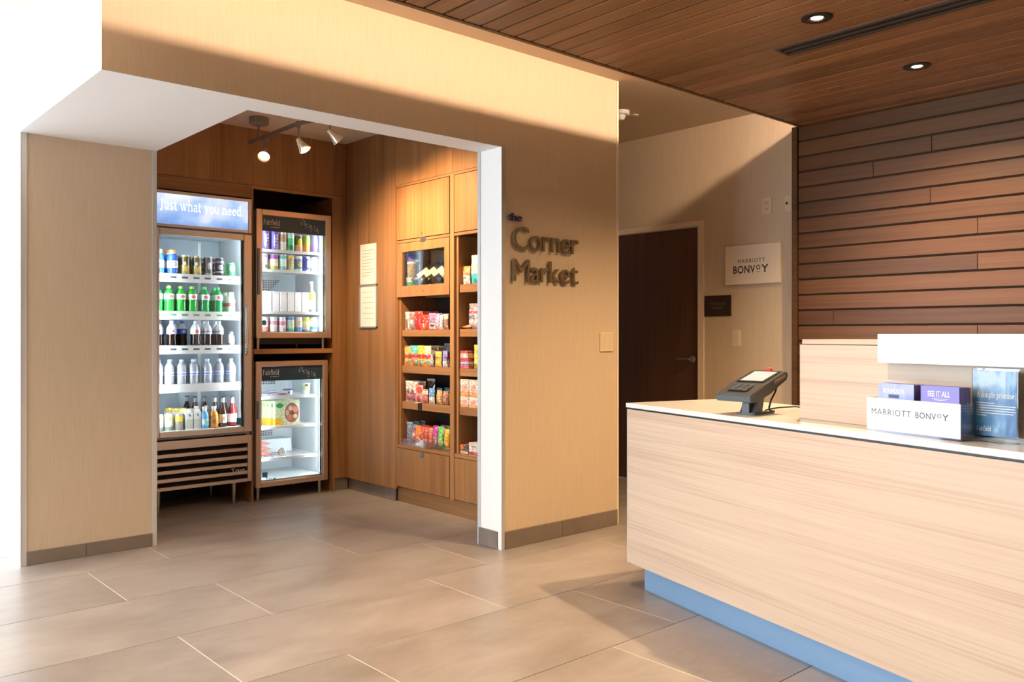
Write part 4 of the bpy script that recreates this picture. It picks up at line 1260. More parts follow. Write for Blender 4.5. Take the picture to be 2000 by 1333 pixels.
# ---- upper small cooler
UY, UB = 5.980, 6.055
U1, U2, U3, U4 = 1.8455, 1.6975, 1.3855, 1.2325
TALL = lambda c, s: printed(c, *s[0:1], **s[1])
ucans = [
    # name, material, radius, height, x, label
    ('beer_can', printed('violet_blue_can', (0.10, 0.07, 0.36), blobs=[(0.35, 0.45, 0.10, 0.36, (0.75, 0.77, 0.9))], rough=0.3, noise=0.2), .031, .150, 2.856, U1, 'tall violet can with white ULTRA lettering, first from the left'),
    ('beer_can', printed('violet_blue_can_plain', (0.11, 0.08, 0.40), blobs=[(0.30, 0.45, 0.08, 0.36, (0.6, 0.62, 0.85))], rough=0.3, noise=0.2), .031, .150, 2.930, U1, 'tall violet can with white ULTRA lettering, second from the left'),
    ('beer_can', printed('tan_print_can', (0.66, 0.66, 0.60), bands=[(0.5, 0.88, (0.50, 0.28, 0.14))], rough=0.35, noise=0.6), .029, .138, 2.995, U1, 'white can with brown picture band beside the violet cans'),
    ('beer_can', printed('mint_green_can', (0.06, 0.50, 0.20), bands=[(0.72, 1.0, (0.45, 0.75, 0.55))], blobs=[(0.4, 0.2, 0.25, 0.15, (0.01, 0.12, 0.05))], rough=0.3, noise=0.3), .031, .136, 3.058, U1, 'mint green can on the top shelf'),
    ('beer_can', printed('black_pineapple_can', (0.09, 0.05, 0.03), bands=[(0.0, 0.42, (0.80, 0.32, 0.26))], blobs=[(0.5, 0.55, 0.28, 0.27, (0.72, 0.68, 0.03))], rough=0.3, noise=0.2), .032, .126, 3.126, U1, 'black and pink can with yellow fruit picture'),
    ('beer_can', printed('lime_orange_can', (0.52, 0.74, 0.12), bands=[(0.0, 0.45, (0.85, 0.46, 0.12))], rough=0.3, noise=0.25), .029, .130, 3.192, U1, 'lime green can with orange lower half'),
    ('beer_can', printed('violet_white_can', (0.22, 0.17, 0.52), blobs=[(0.62, 0.5, 0.22, 0.3, (0.8, 0.82, 0.88))], rough=0.3, noise=0.2), .031, .132, 3.258, U1, 'violet can with white shape, right end of the top shelf'),
    ('soda_can', printed('white_olive_can', (0.72, 0.75, 0.68), blobs=[(0.6, 0.2, 0.2, 0.12, (0.15, 0.18, 0.16)), (0.4, 0.85, 0.3, 0.1, (0.3, 0.25, 0.45))], rough=0.3, noise=0.4), .031, .115, 2.844, U2, 'white can with dark marks, left end of the second shelf'),
    ('soda_can', printed('purple_cream_can', (0.78, 0.70, 0.46), bands=[(0.72, 1.0, (0.30, 0.08, 0.42)), (0.03, 0.25, (0.35, 0.36, 0.10))], rough=0.3, noise=0.3), .031, .115, 2.926, U2, 'cream can with purple top band'),
    ('soda_can', printed('teal_white_can', (0.55, 0.76, 0.68), bands=[(0.76, 1.0, (0.10, 0.45, 0.42)), (0.04, 0.24, (0.22, 0.35, 0.33))], rough=0.3, noise=0.25), .030, .115, 2.995, U2, 'pale green can with teal top band'),
    ('soda_can', printed('gold_olive_can', (0.38, 0.36, 0.20), bands=[(0.80, 1.0, (0.80, 0.52, 0.12))], blobs=[(0.5, 0.4, 0.10, 0.4, (0.7, 0.62, 0.36))], rough=0.3, noise=0.3), .030, .115, 3.058, U2, 'olive can with gold top band'),
    ('soda_can', printed('blue_diamond_can', (0.12, 0.22, 0.40), bands=[(0.82, 1.0, (0.60, 0.72, 0.82)), (0.0, 0.14, (0.5, 0.75, 0.6))], blobs=[(0.5, 0.45, 0.26, 0.18, (0.55, 0.58, 0.08))], rough=0.3, noise=0.2), .031, .115, 3.126, U2, 'blue can with yellow diamond shape'),
    ('soda_can', printed('royal_blue_white_can', (0.74, 0.77, 0.90), bands=[(0.1, 0.28, (0.12, 0.16, 0.55)), (0.7, 0.86, (0.16, 0.2, 0.6))], blobs=[(0.15, 0.5, 0.2, 0.6, (0.06, 0.09, 0.50))], rough=0.3, noise=0.3), .031, .115, 3.194, U2, 'white can with royal blue edge and print'),
    ('soda_can', printed('white_letter_can', (0.80, 0.82, 0.86), blobs=[(0.4, 0.6, 0.12, 0.13, (0.2, 0.22, 0.3)), (0.5, 0.3, 0.12, 0.1, (0.7, 0.4, 0.35))], rough=0.3, noise=0.2), .030, .115, 3.258, U2, 'white can with small dark letters, right end of the second shelf'),
    ('seltzer_can', printed('coral_can', (0.82, 0.62, 0.60), bands=[(0.0, 0.34, (0.70, 0.20, 0.14))], rough=0.3, noise=0.3), .031, .112, 2.848, U4, 'coral pink can behind the round blue sticker'),
    ('seltzer_can', printed('white_red_can', (0.80, 0.76, 0.78), bands=[(0.5, 0.75, (0.62, 0.25, 0.35))], rough=0.3, noise=0.5), .030, .112, 2.921, U4, 'white can with red print, left of its twin on the bottom'),
    ('seltzer_can', printed('white_rose_can', (0.80, 0.77, 0.80), bands=[(0.45, 0.72, (0.66, 0.22, 0.36))], blobs=[(0.6, 0.15, 0.16, 0.12, (0.35, 0.3, 0.6))], rough=0.3, noise=0.4), .030, .112, 2.990, U4, 'white can with rose red print beside the blue-green can'),
    ('seltzer_can', printed('aqua_green_can', (0.40, 0.66, 0.68), bands=[(0.02, 0.24, (0.06, 0.45, 0.28)), (0.84, 1.0, (0.1, 0.25, 0.5))], blobs=[(0.62, 0.5, 0.20, 0.3, (0.70, 0.62, 0.22))], rough=0.3, noise=0.25), .031, .112, 3.058, U4, 'aqua can with yellow panel and green foot'),
    ('seltzer_can', printed('blue_lemon_can', (0.66, 0.64, 0.76), bands=[(0.0, 0.32, (0.12, 0.34, 0.72))], blobs=[(0.5, 0.62, 0.3, 0.14, (0.65, 0.66, 0.10))], rough=0.3, noise=0.25), .031, .112, 3.126, U4, 'white and blue can with yellow fruit print'),
    ('seltzer_can', printed('lime_pink_can', (0.80, 0.66, 0.62), bands=[(0.72, 1.0, (0.66, 0.74, 0.06)), (0.28, 0.5, (0.78, 0.70, 0.3)), (0.0, 0.16, (0.10, 0.22, 0.22))], rough=0.3, noise=0.25), .030, .112, 3.190, U4, 'pink can with lime green top'),
    ('seltzer_can', printed('silver_blue_can', (0.72, 0.77, 0.84), bands=[(0.18, 0.38, (0.10, 0.45, 0.60))], rough=0.3, noise=0.3), .031, .112, 3.256, U4, 'silver can with blue wave, right end of the bottom'),
]
behind = {}
for i, (nm, mt, r, h, x, z, lb) in enumerate(ucans):
    c = can_thing(nm, lb, mt, r, h)
    c.location = (x, UY, z)
    if i < 2:
        me = text_mesh('ULTRA', 1)
        fit(me, -0.062, 0.045, -0.010, 0.010)
        me.transform(Matrix.Translation((0, 0, h * .5)) @ Matrix.Rotation(PI / 2, 4, 'X') @ Matrix.Rotation(PI / 2, 4, 'Z'))
        for v in me.vertices:
            a = v.co.x + 0.008
            v.co.x, v.co.y = (r + .0006) * math.sin(a / r), -(r + .0006) * math.cos(a / r)
        obj('lettering', me, M['ink'], c, world_coords=False)
    if i not in (13,):
        dup(c, (x - 0.012, UB, z), 0.4, 'second-row can behind the ' + (('first ' if i == 0 else 'second ' if i == 1 else '') + lb.split(',')[0].replace('left of its twin on the bottom', '')))
bx0 = thing('white_drink_box', '', 'box')
obj('carton', B(-.0265, .0265, -.03, .03, 0, .150, .002), printed('white_box', (0.84, 0.85, 0.87), noise=0.06), bx0)
obj('flap', B(-.0255, .0255, -.0306, -.03, .128, .1485), plain('white_flap', (0.76, 0.77, 0.80), 0.5), bx0)
place(bx0, [(x, UY, U3, w) for x, w in zip((2.868, 2.930, 2.990, 3.051, 3.110, 3.170), ORD)], 'plain white upright drink box, {} on the third shelf', 'white drink boxes')
cb2 = bottle_thing('clear_spirit_bottle', '', 'bottle', [(.030, 0), (.034, .005), (.034, .125), (.024, .155), (.014, .18), (.014, .222)], level_mat('clear_spirit_bottle', (0.70, 0.74, 0.70), 0.9, tr=0.5), .220, .016, .016, M['alu'], (.012, .150, .0346), printed('white_green_label', (0.84, 0.83, 0.80), bands=[(0.62, 0.95, (0.55, 0.56, 0.10)), (0.0, 0.05, (0.2, 0.2, 0.2))], noise=0.25))
place(cb2, [(3.236, UY, U3)], 'clear bottle with white and yellow-green label beside the white boxes', None)

# ---- lower small cooler
LA, LB_, LC = 0.7535, 0.5305, 0.2975


def box_thing(name, label, cat, w, d, h, mat, lid=None):
    t = thing(name, label, cat)
    obj('carton', B(-w / 2, w / 2, -d / 2, d / 2, 0, h, .001), mat, t)
    obj('end_flap', B(w / 2 - .0004, w / 2 + .0006, -d / 2 + .002, d / 2 - .002, .004, h - .004), lid or mat, t)
    return t


meal_m = printed('green_meal_box', (0.66, 0.76, 0.46), bands=[(0.0, 0.10, (0.74, 0.68, 0.40))], blobs=[(0.19, 0.80, 0.15, 0.10, (0.02, 0.36, 0.11)), (0.12, 0.10, 0.20, 0.22, (0.85, 0.50, 0.05)), (0.68, 0.49, 0.345, 0.47, (0.74, 0.72, 0.68)), (0.68, 0.49, 0.285, 0.40, (0.36, 0.13, 0.07)), (0.80, 0.62, 0.12, 0.13, (0.62, 0.30, 0.22)), (0.60, 0.30, 0.11, 0.14, (0.62, 0.22, 0.11)), (0.62, 0.68, 0.08, 0.10, (0.72, 0.62, 0.46)), (0.82, 0.34, 0.08, 0.09, (0.75, 0.64, 0.52)), (0.70, 0.48, 0.06, 0.08, (0.16, 0.05, 0.03)), (0.50, 0.50, 0.06, 0.12, (0.70, 0.52, 0.40))], noise=0.3, nscale=16)
mbx = box_thing('frozen_meal_box', '', 'box', .205, .034, .185, meal_m, printed('meal_box_side', (0.78, 0.76, 0.62), noise=0.4))
place(mbx, [(3.018, 5.962, LB_, 'front of the stack', .03)], 'green meal box with bowl picture, {}', None)
place(mbx, [(3.010 - .012 * k, 5.962 + .038 * k, LB_, w, .03) for k, w in ((1, 'second'), (2, 'third'), (3, 'last'))], 'green meal box standing {} behind the front one', 'meal boxes standing in a row')
dish = thing('dessert_tub', 'small white tub with dark blue rim on the top shelf', 'tub', (3.062, 6.02, LA))
obj('body', MB().lathe([(.026, 0), (.030, .003), (.034, .034)], 20), plain('tub_white', (0.8, 0.82, 0.86), 0.4), dish, smooth=True, world_coords=False)
obj('rim_lid', MB().lathe([(.037, .034), (.039, .036), (.039, .041), (.035, .043)], 20), plain('tub_rim', (0.05, 0.08, 0.25), 0.4), dish, smooth=True, world_coords=False)
obj('mark', MB().box(-.014, -.004, -.034, -.030, .010, .026), M['dkink'], dish, world_coords=False)
cup = thing('yogurt_cup', 'tall yogurt cup with green label, right end of the top shelf', 'cup', (3.205, 6.0, LA))
obj('body', MB().lathe([(.022, 0), (.024, .003), (.030, .080)], 20), printed('yogurt_label', (0.84, 0.86, 0.78), bands=[(0.42, 0.75, (0.66, 0.76, 0.22))], blobs=[(0.35, 0.85, 0.22, 0.12, (0.06, 0.08, 0.05))], noise=0.1), cup, smooth=True, world_coords=False)
obj('foil_lid', MB().lathe([(.032, .080), (.033, .082), (.030, .084)], 20), plain('foil_white', (0.8, 0.83, 0.75), 0.3), cup, smooth=True, world_coords=False)


def pouch_mesh(w, h, d, nx=7, nz=8, crimp=0.10, wave=0.15):
    """pillow pack standing on its lower edge: flat sealed ends, bulging middle"""
    b = bmesh.new()
    rr = random.Random(int(w * 1e5 + h * 1e4))
    F, K = [], []
    for j in range(nz + 1):
        v = j / nz
        f, k = [], []
        for i in range(nx + 1):
            u = i / nx
            s = max(0.0, min(1, (v - 0.02) / 0.22)) * max(0.0, min(1, (1 - crimp - v) / 0.22))
            bul = d / 2 * (math.sin(PI * u) ** 0.6) * (s ** 0.6) if 0 < u < 1 and s > 0 else 0
            wid = w * (1 - 0.08 * math.sin(PI * min(1, v / (1 - crimp)))) if v < 1 - crimp else w
            n = 1 + wave * rr.uniform(-1, 1)
            x = (u - 0.5) * wid
            f.append(b.verts.new((x, -bul * n - .0008, v * h)))
            k.append(b.verts.new((x, bul * n + .0008, v * h)))
        F.append(f)
        K.append(k)
    for j in range(nz):
        for i in range(nx):
            b.faces.new((F[j][i], F[j][i + 1], F[j + 1][i + 1], F[j + 1][i]))
            b.faces.new((K[j][i + 1], K[j][i], K[j + 1][i], K[j + 1][i + 1]))
        b.faces.new((K[j][0], F[j][0], F[j + 1][0], K[j + 1][0]))
        b.faces.new((F[j][nx], K[j][nx], K[j + 1][nx], F[j + 1][nx]))
    b.faces.new([F[nz][i] for i in range(nx + 1)] + [K[nz][i] for i in range(nx, -1, -1)])
    b.faces.new([K[0][i] for i in range(nx + 1)] + [F[0][i] for i in range(nx, -1, -1)])
    m = MB()
    m.merge(b)
    return m


def pouch(name, label, cat, w, h, d, mat, top, group=None, foot=None):
    """pack > body, top_seal, lower_seal"""
    t = thing(name, label, cat, (0, 0, 0), 0, group)
    obj('body', pouch_mesh(w, h, d), mat, t, smooth=True)
    zz = MB()
    n = 10
    for z0, z1 in ((h * .915, h * 1.005),):
        pts = [(-w / 2 + w * i / n, z1 + (0.002 if i % 2 else 0)) for i in range(n + 1)]
        zz.prism([(-w / 2 * 1.01, z0), (w / 2 * 1.01, z0)] + pts[::-1], 'y', -.0016, .0016)
    obj('top_seal', zz, top, t)
    return t


def lie(o, x, y, z, rz):
    o.rotation_euler = (-PI / 2, 0, rz)
    o.location = (x, y, z)


pnk = printed('pink_bag', (0.78, 0.30, 0.26), bands=[(0.35, 0.65, (0.85, 0.50, 0.30))], noise=0.35)
pb = pouch('frozen_snack_bag', 'pink and orange frozen snack bag, lowest of a stack of three', 'bag', .13, .11, .030, pnk, plain('pink_seal', (0.8, 0.4, 0.38), 0.4))
lie(pb, 2.856, 5.975, LC + .021, 0.1)
for k, lab in ((1, 'middle of a stack of three'), (2, 'topmost of a stack of three')):
    q = dup(pb, (2.852 - .006 * k, 5.975, LC + .021 + .040 * k), 0, 'pink and orange frozen snack bag, ' + lab)
    q.rotation_euler = (-PI / 2, 0, 0.1 + .05 * k)
vio = printed('violet_pack', (0.72, 0.66, 0.78), bands=[(0.3, 0.6, (0.32, 0.14, 0.36))], noise=0.4)
pv = pouch('snack_bar_pack', 'flat violet and white pack on the top shelf, left end', 'pack', .105, .075, .014, vio, plain('violet_seal', (0.35, 0.25, 0.45), 0.4))
lie(pv, 2.830, 5.965, LA + .0098, 0.0)
q = dup(pv, (2.940, 5.975, LA + .0098), 0, 'flat violet and white pack in the middle of the top shelf, under another')
q.rotation_euler = (-PI / 2, 0, 0.25)
q = dup(pv, (2.935, 5.98, LA + .0288), 0, 'flat violet and white pack lying on top of another pack')
q.rotation_euler = (-PI / 2, 0, -0.1)
prd = pouch('snack_bar_pack', 'flat dark red pack beside the small white tub', 'pack', .075, .06, .014, printed('dark_red_pack', (0.45, 0.10, 0.12), noise=0.4), plain('red_seal', (0.5, 0.15, 0.14), 0.4))
lie(prd, 2.998, 5.950, LA + .0098, 0.1)
th = thing('fridge_thermometer', 'round dial thermometer standing on the lowest wire shelf', 'thermometer', (2.972, 5.945, LC))
Rx = Matrix.Rotation(PI / 2, 4, 'X')
obj('bezel', MB().lathe([(.027, 0), (.030, .002), (.030, .010), (.027, .012)], 24, (0, .006, .031), Rx), M['chrome'], th, smooth=True, world_coords=False)
obj('dial', MB().lathe([(.026, 0), (.026, .0016)], 24, (0, -.0055, .031), Rx), M['whitepl'], th, world_coords=False)
obj('needle', MB().box(-.001, .001, -.0078, -.0072, .026, .050), M['dkink'], th, world_coords=False)
obj('hook', MB().tube([(-.008, 0, .060), (-.006, 0, .069), (.006, 0, .069), (.008, 0, .060)], .0018, 6), M['nickel'], th, world_coords=False)

# ================================================================== SNACKS ON THE OPEN SHELVES
BUSY = 0.42
XS = 3.525                       # front row, just behind the shelf edge


def seal(c, r=0.35):
    n = 'seal_%d_%d_%d' % tuple(int(q * 99) for q in c)
    return bpy.data.materials.get(n) or plain(n, c, r)


PR = random.Random(11)


def row(spec, z, x=XS):
    """spec: name, label, (y, w, h, d), material, seal colour, turn, copies behind"""
    for nm, lab, (y, w, h, d), mt, sc, turn, back in spec:
        p = pouch(nm, lab, 'bag' if 'bag' in nm else 'pack', w, h, d, mt, seal(sc))
        p.location = (x, y, z + .001)
        p.rotation_euler = (0, 0, -PI / 2 + turn + PR.uniform(-.10, .10))
        for k in range(back):
            dup(p, (x + (d * 1.2 + .022) * (k + 1), y - .004 * (k + 1), z + .001), -PI / 2 + turn * .5 + PR.uniform(-.12, .12),
                ('pack behind the ' if k == 0 else 'last pack behind the ') + lab, 'packs standing behind the ' + lab.split(',')[0])


S1, S2, S3, S4 = 1.246, 0.989, 0.732, 0.421
row([
    ('snack_pack', 'white pack with black lettering, left end of the first open shelf', (5.092, .046, .126, .030), printed('white_black_pack', (0.72, 0.68, 0.60), blobs=[(0.5, 0.35, 0.25, 0.28, (0.18, 0.16, 0.15))], noise=0.35), (0.80, 0.75, 0.62), .25, 1),
    ('snack_pack', 'grey pack with dark red top beside the white pack', (5.034, .058, .126, .032), printed('grey_pack', (0.30, 0.28, 0.30), bands=[(0.6, 0.9, (0.40, 0.13, 0.13))], blobs=[(0.5, 0.45, 0.25, 0.12, (0.68, 0.66, 0.66))], noise=0.5), (0.45, 0.40, 0.40), .2, 1),
    ('snack_bag', 'tall shiny red bag in the middle of the first open shelf', (4.955, .085, .128, .036), printed('red_bag', (0.72, 0.035, 0.025), blobs=[(0.4, 0.35, 0.2, 0.22, (0.50, 0.02, 0.05))], rough=0.25, noise=0.3), (0.80, 0.10, 0.05), .1, 2),
    ('snack_bag', 'short bright red bag in front of the tall red one', (4.872, .072, .098, .034), printed('bright_red_bag', (0.85, 0.06, 0.03), blobs=[(0.4, 0.25, 0.18, 0.20, (0.82, 0.55, 0.42))], rough=0.25, noise=0.2), (0.85, 0.08, 0.04), .05, 1),
    ('snack_pack', 'violet pack with white and black print', (4.796, .062, .112, .030), printed('violet_white_pack', (0.30, 0.18, 0.42), bands=[(0.05, 0.4, (0.68, 0.66, 0.66))], blobs=[(0.6, 0.25, 0.3, 0.1, (0.1, 0.1, 0.1))], noise=0.4), (0.35, 0.28, 0.55), .1, 2),
    ('snack_pack', 'pink and violet pack beside the pale blue one', (4.734, .050, .106, .030), printed('pink_violet_pack', (0.66, 0.28, 0.42), blobs=[(0.7, 0.6, 0.3, 0.3, (0.35, 0.42, 0.66))], noise=0.4), (0.40, 0.36, 0.66), .1, 1),
    ('snack_pack', 'pale blue narrow pack near the right upright', (4.688, .034, .096, .026), printed('pale_blue_pack', (0.58, 0.66, 0.78), noise=0.3), (0.75, 0.76, 0.78), .1, 0),
    ('snack_bag', 'brown pack with crumpled cream top at the right upright', (4.636, .052, .102, .030), printed('brown_cream_pack', (0.33, 0.20, 0.13), bands=[(0.7, 1.0, (0.80, 0.62, 0.40))], noise=0.5), (0.85, 0.70, 0.50), .0, 0),
], S1)
fruit = lambda n, base: printed(n, base, bands=[(0.36, 0.58, (0.52, 0.05, 0.05)), (0.0, 0.22, (0.80, 0.30, 0.06))], blobs=[(0.7, 0.2, 0.2, 0.12, (0.16, 0.50, 0.42)), (0.3, 0.3, 0.2, 0.10, (0.72, 0.55, 0.12))], noise=0.35)
row([
    ('candy_bag', 'yellow and red candy bag, left end of the second open shelf', (5.076, .080, .140, .036), fruit('yellow_red_bag', (0.66, 0.42, 0.08)), (0.30, 0.06, 0.06), .30, 1),
    ('candy_bag', 'colourful candy bag with turquoise top', (5.000, .085, .142, .036), printed('turquoise_top_bag', (0.60, 0.30, 0.10), bands=[(0.62, 1.0, (0.04, 0.58, 0.62)), (0.38, 0.55, (0.50, 0.06, 0.08))], blobs=[(0.3, 0.2, 0.25, 0.14, (0.75, 0.18, 0.05)), (0.8, 0.15, 0.2, 0.12, (0.1, 0.5, 0.42))], noise=0.4), (0.06, 0.62, 0.66), .25, 2),
    ('candy_bag', 'golden yellow candy bag with red band', (4.926, .078, .142, .036), fruit('golden_bag', (0.82, 0.62, 0.03)), (0.82, 0.66, 0.08), .15, 2),
    ('candy_bag', 'cream candy bag with red band beside the golden one', (4.848, .072, .140, .034), fruit('cream_bag', (0.82, 0.72, 0.52)), (0.82, 0.74, 0.56), .15, 2),
    ('snack_pack', 'dark pack with pale blue stripe', (4.790, .040, .110, .028), printed('dark_blue_stripe_pack', (0.12, 0.10, 0.12), blobs=[(0.5, 0.4, 0.3, 0.4, (0.45, 0.55, 0.72))], noise=0.4), (0.30, 0.28, 0.27), .1, 1),
    ('candy_bag', 'gold pack with gathered top in front of grey packs', (4.724, .066, .105, .034), printed('gold_pack', (0.78, 0.55, 0.08), blobs=[(0.5, 0.6, 0.4, 0.08, (0.35, 0.22, 0.05))], rough=0.25, noise=0.35), (0.70, 0.42, 0.12), .05, 0),
    ('snack_pack', 'blue and white pack at the right upright', (4.648, .050, .110, .030), printed('blue_white_pack', (0.18, 0.22, 0.62), bands=[(0.0, 0.4, (0.70, 0.72, 0.80))], noise=0.5), (0.25, 0.28, 0.66), .05, 0),
], S2)
row([('snack_pack', 'tall grey pack standing behind the gold one, left of two', (4.760, .056, .158, .024), printed('grey_tall_pack', (0.16, 0.15, 0.145), noise=0.4), (0.24, 0.23, 0.22), .25, 0),
     ('snack_pack', 'tall grey pack standing behind the gold one, right of two', (4.690, .056, .165, .024), bpy.data.materials['grey_tall_pack'], (0.24, 0.23, 0.22), -.1, 0)], S2, XS + .105)
redprint = lambda n: printed(n, (0.66, 0.60, 0.56), bands=[(0.05, 0.45, (0.45, 0.16, 0.18))], blobs=[(0.4, 0.5, 0.2, 0.12, (0.16, 0.13, 0.14)), (0.7, 0.65, 0.15, 0.14, (0.8, 0.76, 0.72))], noise=0.5)
row([
    ('candy_bag', 'white bag with dark red print, left end of the third open shelf', (5.070, .062, .146, .032), redprint('white_red_bag'), (0.72, 0.68, 0.63), .45, 1),
    ('candy_bag', 'white bag with dark red print, second from the left', (5.008, .070, .142, .032), redprint('white_red_bag_two'), (0.76, 0.70, 0.62), .30, 1),
    ('candy_bag', 'clear and red bag with a big red flower shape', (4.948, .070, .122, .032), printed('red_flower_bag', (0.60, 0.50, 0.46), blobs=[(0.5, 0.72, 0.42, 0.22, (0.78, 0.07, 0.05)), (0.5, 0.2, 0.25, 0.2, (0.6, 0.06, 0.08))], noise=0.3), (0.75, 0.15, 0.12), .15, 0),
    ('candy_bag', 'red and cream striped bag beside the blue one', (4.878, .056, .094, .030), printed('red_cream_bag', (0.62, 0.16, 0.14), bands=[(0.65, 0.9, (0.75, 0.66, 0.52))], noise=0.5), (0.70, 0.50, 0.42), .1, 1),
    ('candy_bag', 'white pack with bright blue top', (4.800, .062, .104, .034), printed('blue_top_pack', (0.74, 0.74, 0.72), bands=[(0.46, 1.0, (0.08, 0.34, 0.70))], noise=0.25), (0.10, 0.40, 0.72), .05, 2),
    ('nut_bag', 'clear bag of golden nuts', (4.712, .066, .096, .038), printed('golden_nuts', (0.62, 0.40, 0.12), noise=0.6, nscale=14), (0.35, 0.36, 0.34), .0, 1),
    ('nut_bag', 'clear bag of reddish nuts at the right upright', (4.644, .060, .092, .038), printed('reddish_nuts', (0.42, 0.20, 0.14), noise=0.6, nscale=14), (0.22, 0.26, 0.27), .0, 1),
], S3)
row([('candy_bag', 'tall clear empty-topped bag behind the red flower bag', (4.905, .080, .164, .020), M['bag'], (0.45, 0.46, 0.46), .1, 0)], S3, XS + .070)
row([
    ('snack_pack', 'slate blue pack, left end of the lowest open shelf', (5.084, .056, .160, .028), printed('slate_blue_pack', (0.16, 0.24, 0.36), noise=0.4), (0.25, 0.42, 0.58), .12, 2),
    ('snack_pack', 'dark blue and red pack behind the round orange print', (5.024, .052, .150, .028), printed('blue_red_pack', (0.42, 0.06, 0.05), bands=[(0.75, 1.0, (0.08, 0.14, 0.30))], blobs=[(0.5, 0.5, 0.3, 0.12, (0.75, 0.6, 0.5))], noise=0.4), (0.10, 0.18, 0.36), .2, 1),
    ('snack_pack', 'orange pack with round violet picture', (4.975, .060, .142, .034), printed('orange_pack', (0.85, 0.24, 0.03), blobs=[(0.4, 0.25, 0.42, 0.24, (0.55, 0.48, 0.56)), (0.5, 0.25, 0.25, 0.14, (0.55, 0.10, 0.08))], noise=0.25), (0.88, 0.28, 0.03), .15, 1),
    ('snack_pack', 'red brown bar pack, left of two', (4.926, .044, .140, .030), printed('red_brown_pack', (0.58, 0.10, 0.05), bands=[(0.0, 0.35, (0.62, 0.36, 0.16))], noise=0.45), (0.75, 0.10, 0.06), .1, 1),
    ('snack_pack', 'red brown bar pack, right of two', (4.878, .046, .140, .030), printed('red_brown_pack_two', (0.56, 0.10, 0.06), bands=[(0.0, 0.4, (0.50, 0.30, 0.22))], noise=0.45), (0.75, 0.10, 0.07), .1, 1),
    ('snack_pack', 'coral red narrow pack in the middle of the lowest open shelf', (4.826, .046, .138, .030), printed('coral_pack', (0.66, 0.18, 0.10), blobs=[(0.5, 0.2, 0.4, 0.15, (0.75, 0.22, 0.2))], noise=0.35), (0.78, 0.30, 0.16), .1, 1),
    ('snack_pack', 'magenta topped pack with round picture', (4.768, .056, .158, .034), printed('magenta_pack', (0.33, 0.22, 0.24), bands=[(0.55, 1.0, (0.55, 0.03, 0.42))], blobs=[(0.4, 0.35, 0.4, 0.16, (0.62, 0.50, 0.58)), (0.4, 0.35, 0.26, 0.10, (0.36, 0.08, 0.18))], noise=0.25), (0.60, 0.04, 0.45), .1, 1),
    ('snack_pack', 'bright green pack with round picture', (4.707, .056, .156, .034), printed('bright_green_pack', (0.10, 0.62, 0.12), blobs=[(0.45, 0.32, 0.36, 0.18, (0.55, 0.70, 0.30)), (0.3, 0.05, 0.5, 0.08, (0.3, 0.25, 0.2))], noise=0.25), (0.12, 0.70, 0.14), .1, 1),
    ('snack_pack', 'golden orange pack at the right upright', (4.642, .056, .146, .034), printed('golden_orange_pack', (0.82, 0.44, 0.03), bands=[(0.0, 0.22, (0.40, 0.25, 0.14))], blobs=[(0.3, 0.35, 0.2, 0.2, (0.85, 0.70, 0.12))], noise=0.25), (0.85, 0.42, 0.03), .1, 0),
], S4, XS + .012)
tr = thing('acrylic_tray', 'low clear acrylic tray along the front of the lowest open shelf', 'tray', (3.50, 4.87, S4))
obj('front_lip', B(3.486, 3.489, 4.600, 5.120, S4 + .0004, S4 + .052), M['acrylic'], tr)
obj('end_lip', B(3.489, 3.60, 5.117, 5.120, S4 + .0004, S4 + .052), M['acrylic'], tr)

BUSY = 0.4
# second bay
pt = pouch('snack_bag', 'small bag with orange top and white label on the top shelf of the second bay', 'bag', .075, .118, .04, printed('orange_white_bag', (0.80, 0.72, 0.62), bands=[(0.5, 1.0, (0.70, 0.26, 0.06))], blobs=[(0.4, 0.36, 0.3, 0.08, (0.25, 0.2, 0.18))], noise=0.25), seal((0.72, 0.30, 0.08)))
pt.location, pt.rotation_euler = (3.53, 4.418, 1.544), (0, 0, -PI / 2)
pt = pouch('snack_bag', 'tall cream pouch with turquoise foot beside the jamb', 'bag', .10, .185, .05, printed('cream_turquoise_bag', (0.82, 0.76, 0.66), bands=[(0.0, 0.34, (0.03, 0.58, 0.62))], noise=0.15), seal((0.85, 0.78, 0.68)))
pt.location, pt.rotation_euler = (3.53, 4.318, 1.544), (0, 0, -PI / 2)
pt2 = dup(pt, (3.53, 4.200, 1.544), -PI / 2, 'tall cream pouch with turquoise foot hidden mostly by the jamb')
wk = pouch('snack_bag', 'white bag with black WACKY lettering on a crumpled pack', 'bag', .12, .165, .06, printed('white_lettered_bag', (0.70, 0.68, 0.68), bands=[(0.76, 1.0, (0.26, 0.26, 0.28)), (0.60, 0.72, (0.50, 0.06, 0.16)), (0.0, 0.26, (0.62, 0.56, 0.60))], noise=0.35), seal((0.34, 0.34, 0.36)))
wk.location, wk.rotation_euler = (3.545, 4.350, 1.249), (0, 0, -PI / 2)
me = text_mesh('WACKY', 1, 0.0, 0.01)
fit(me, -.036, .036, .066, .092)
me.transform(Matrix.Translation((0, -.0325, 0)) @ Matrix.Rotation(PI / 2, 4, 'X'))
obj('lettering', me, M['dkink'], wk, world_coords=False)
fp = pouch('snack_pack', 'flat orange and red pack lying in front of the white lettered bag', 'pack', .085, .06, .022, printed('flat_orange_pack', (0.70, 0.28, 0.12), blobs=[(0.5, 0.5, 0.2, 0.3, (0.8, 0.7, 0.45))], noise=0.35), seal((0.7, 0.3, 0.15)))
fp.rotation_euler, fp.location = (-PI / 2, 0, -PI / 2), (3.512, 4.405, 1.262)


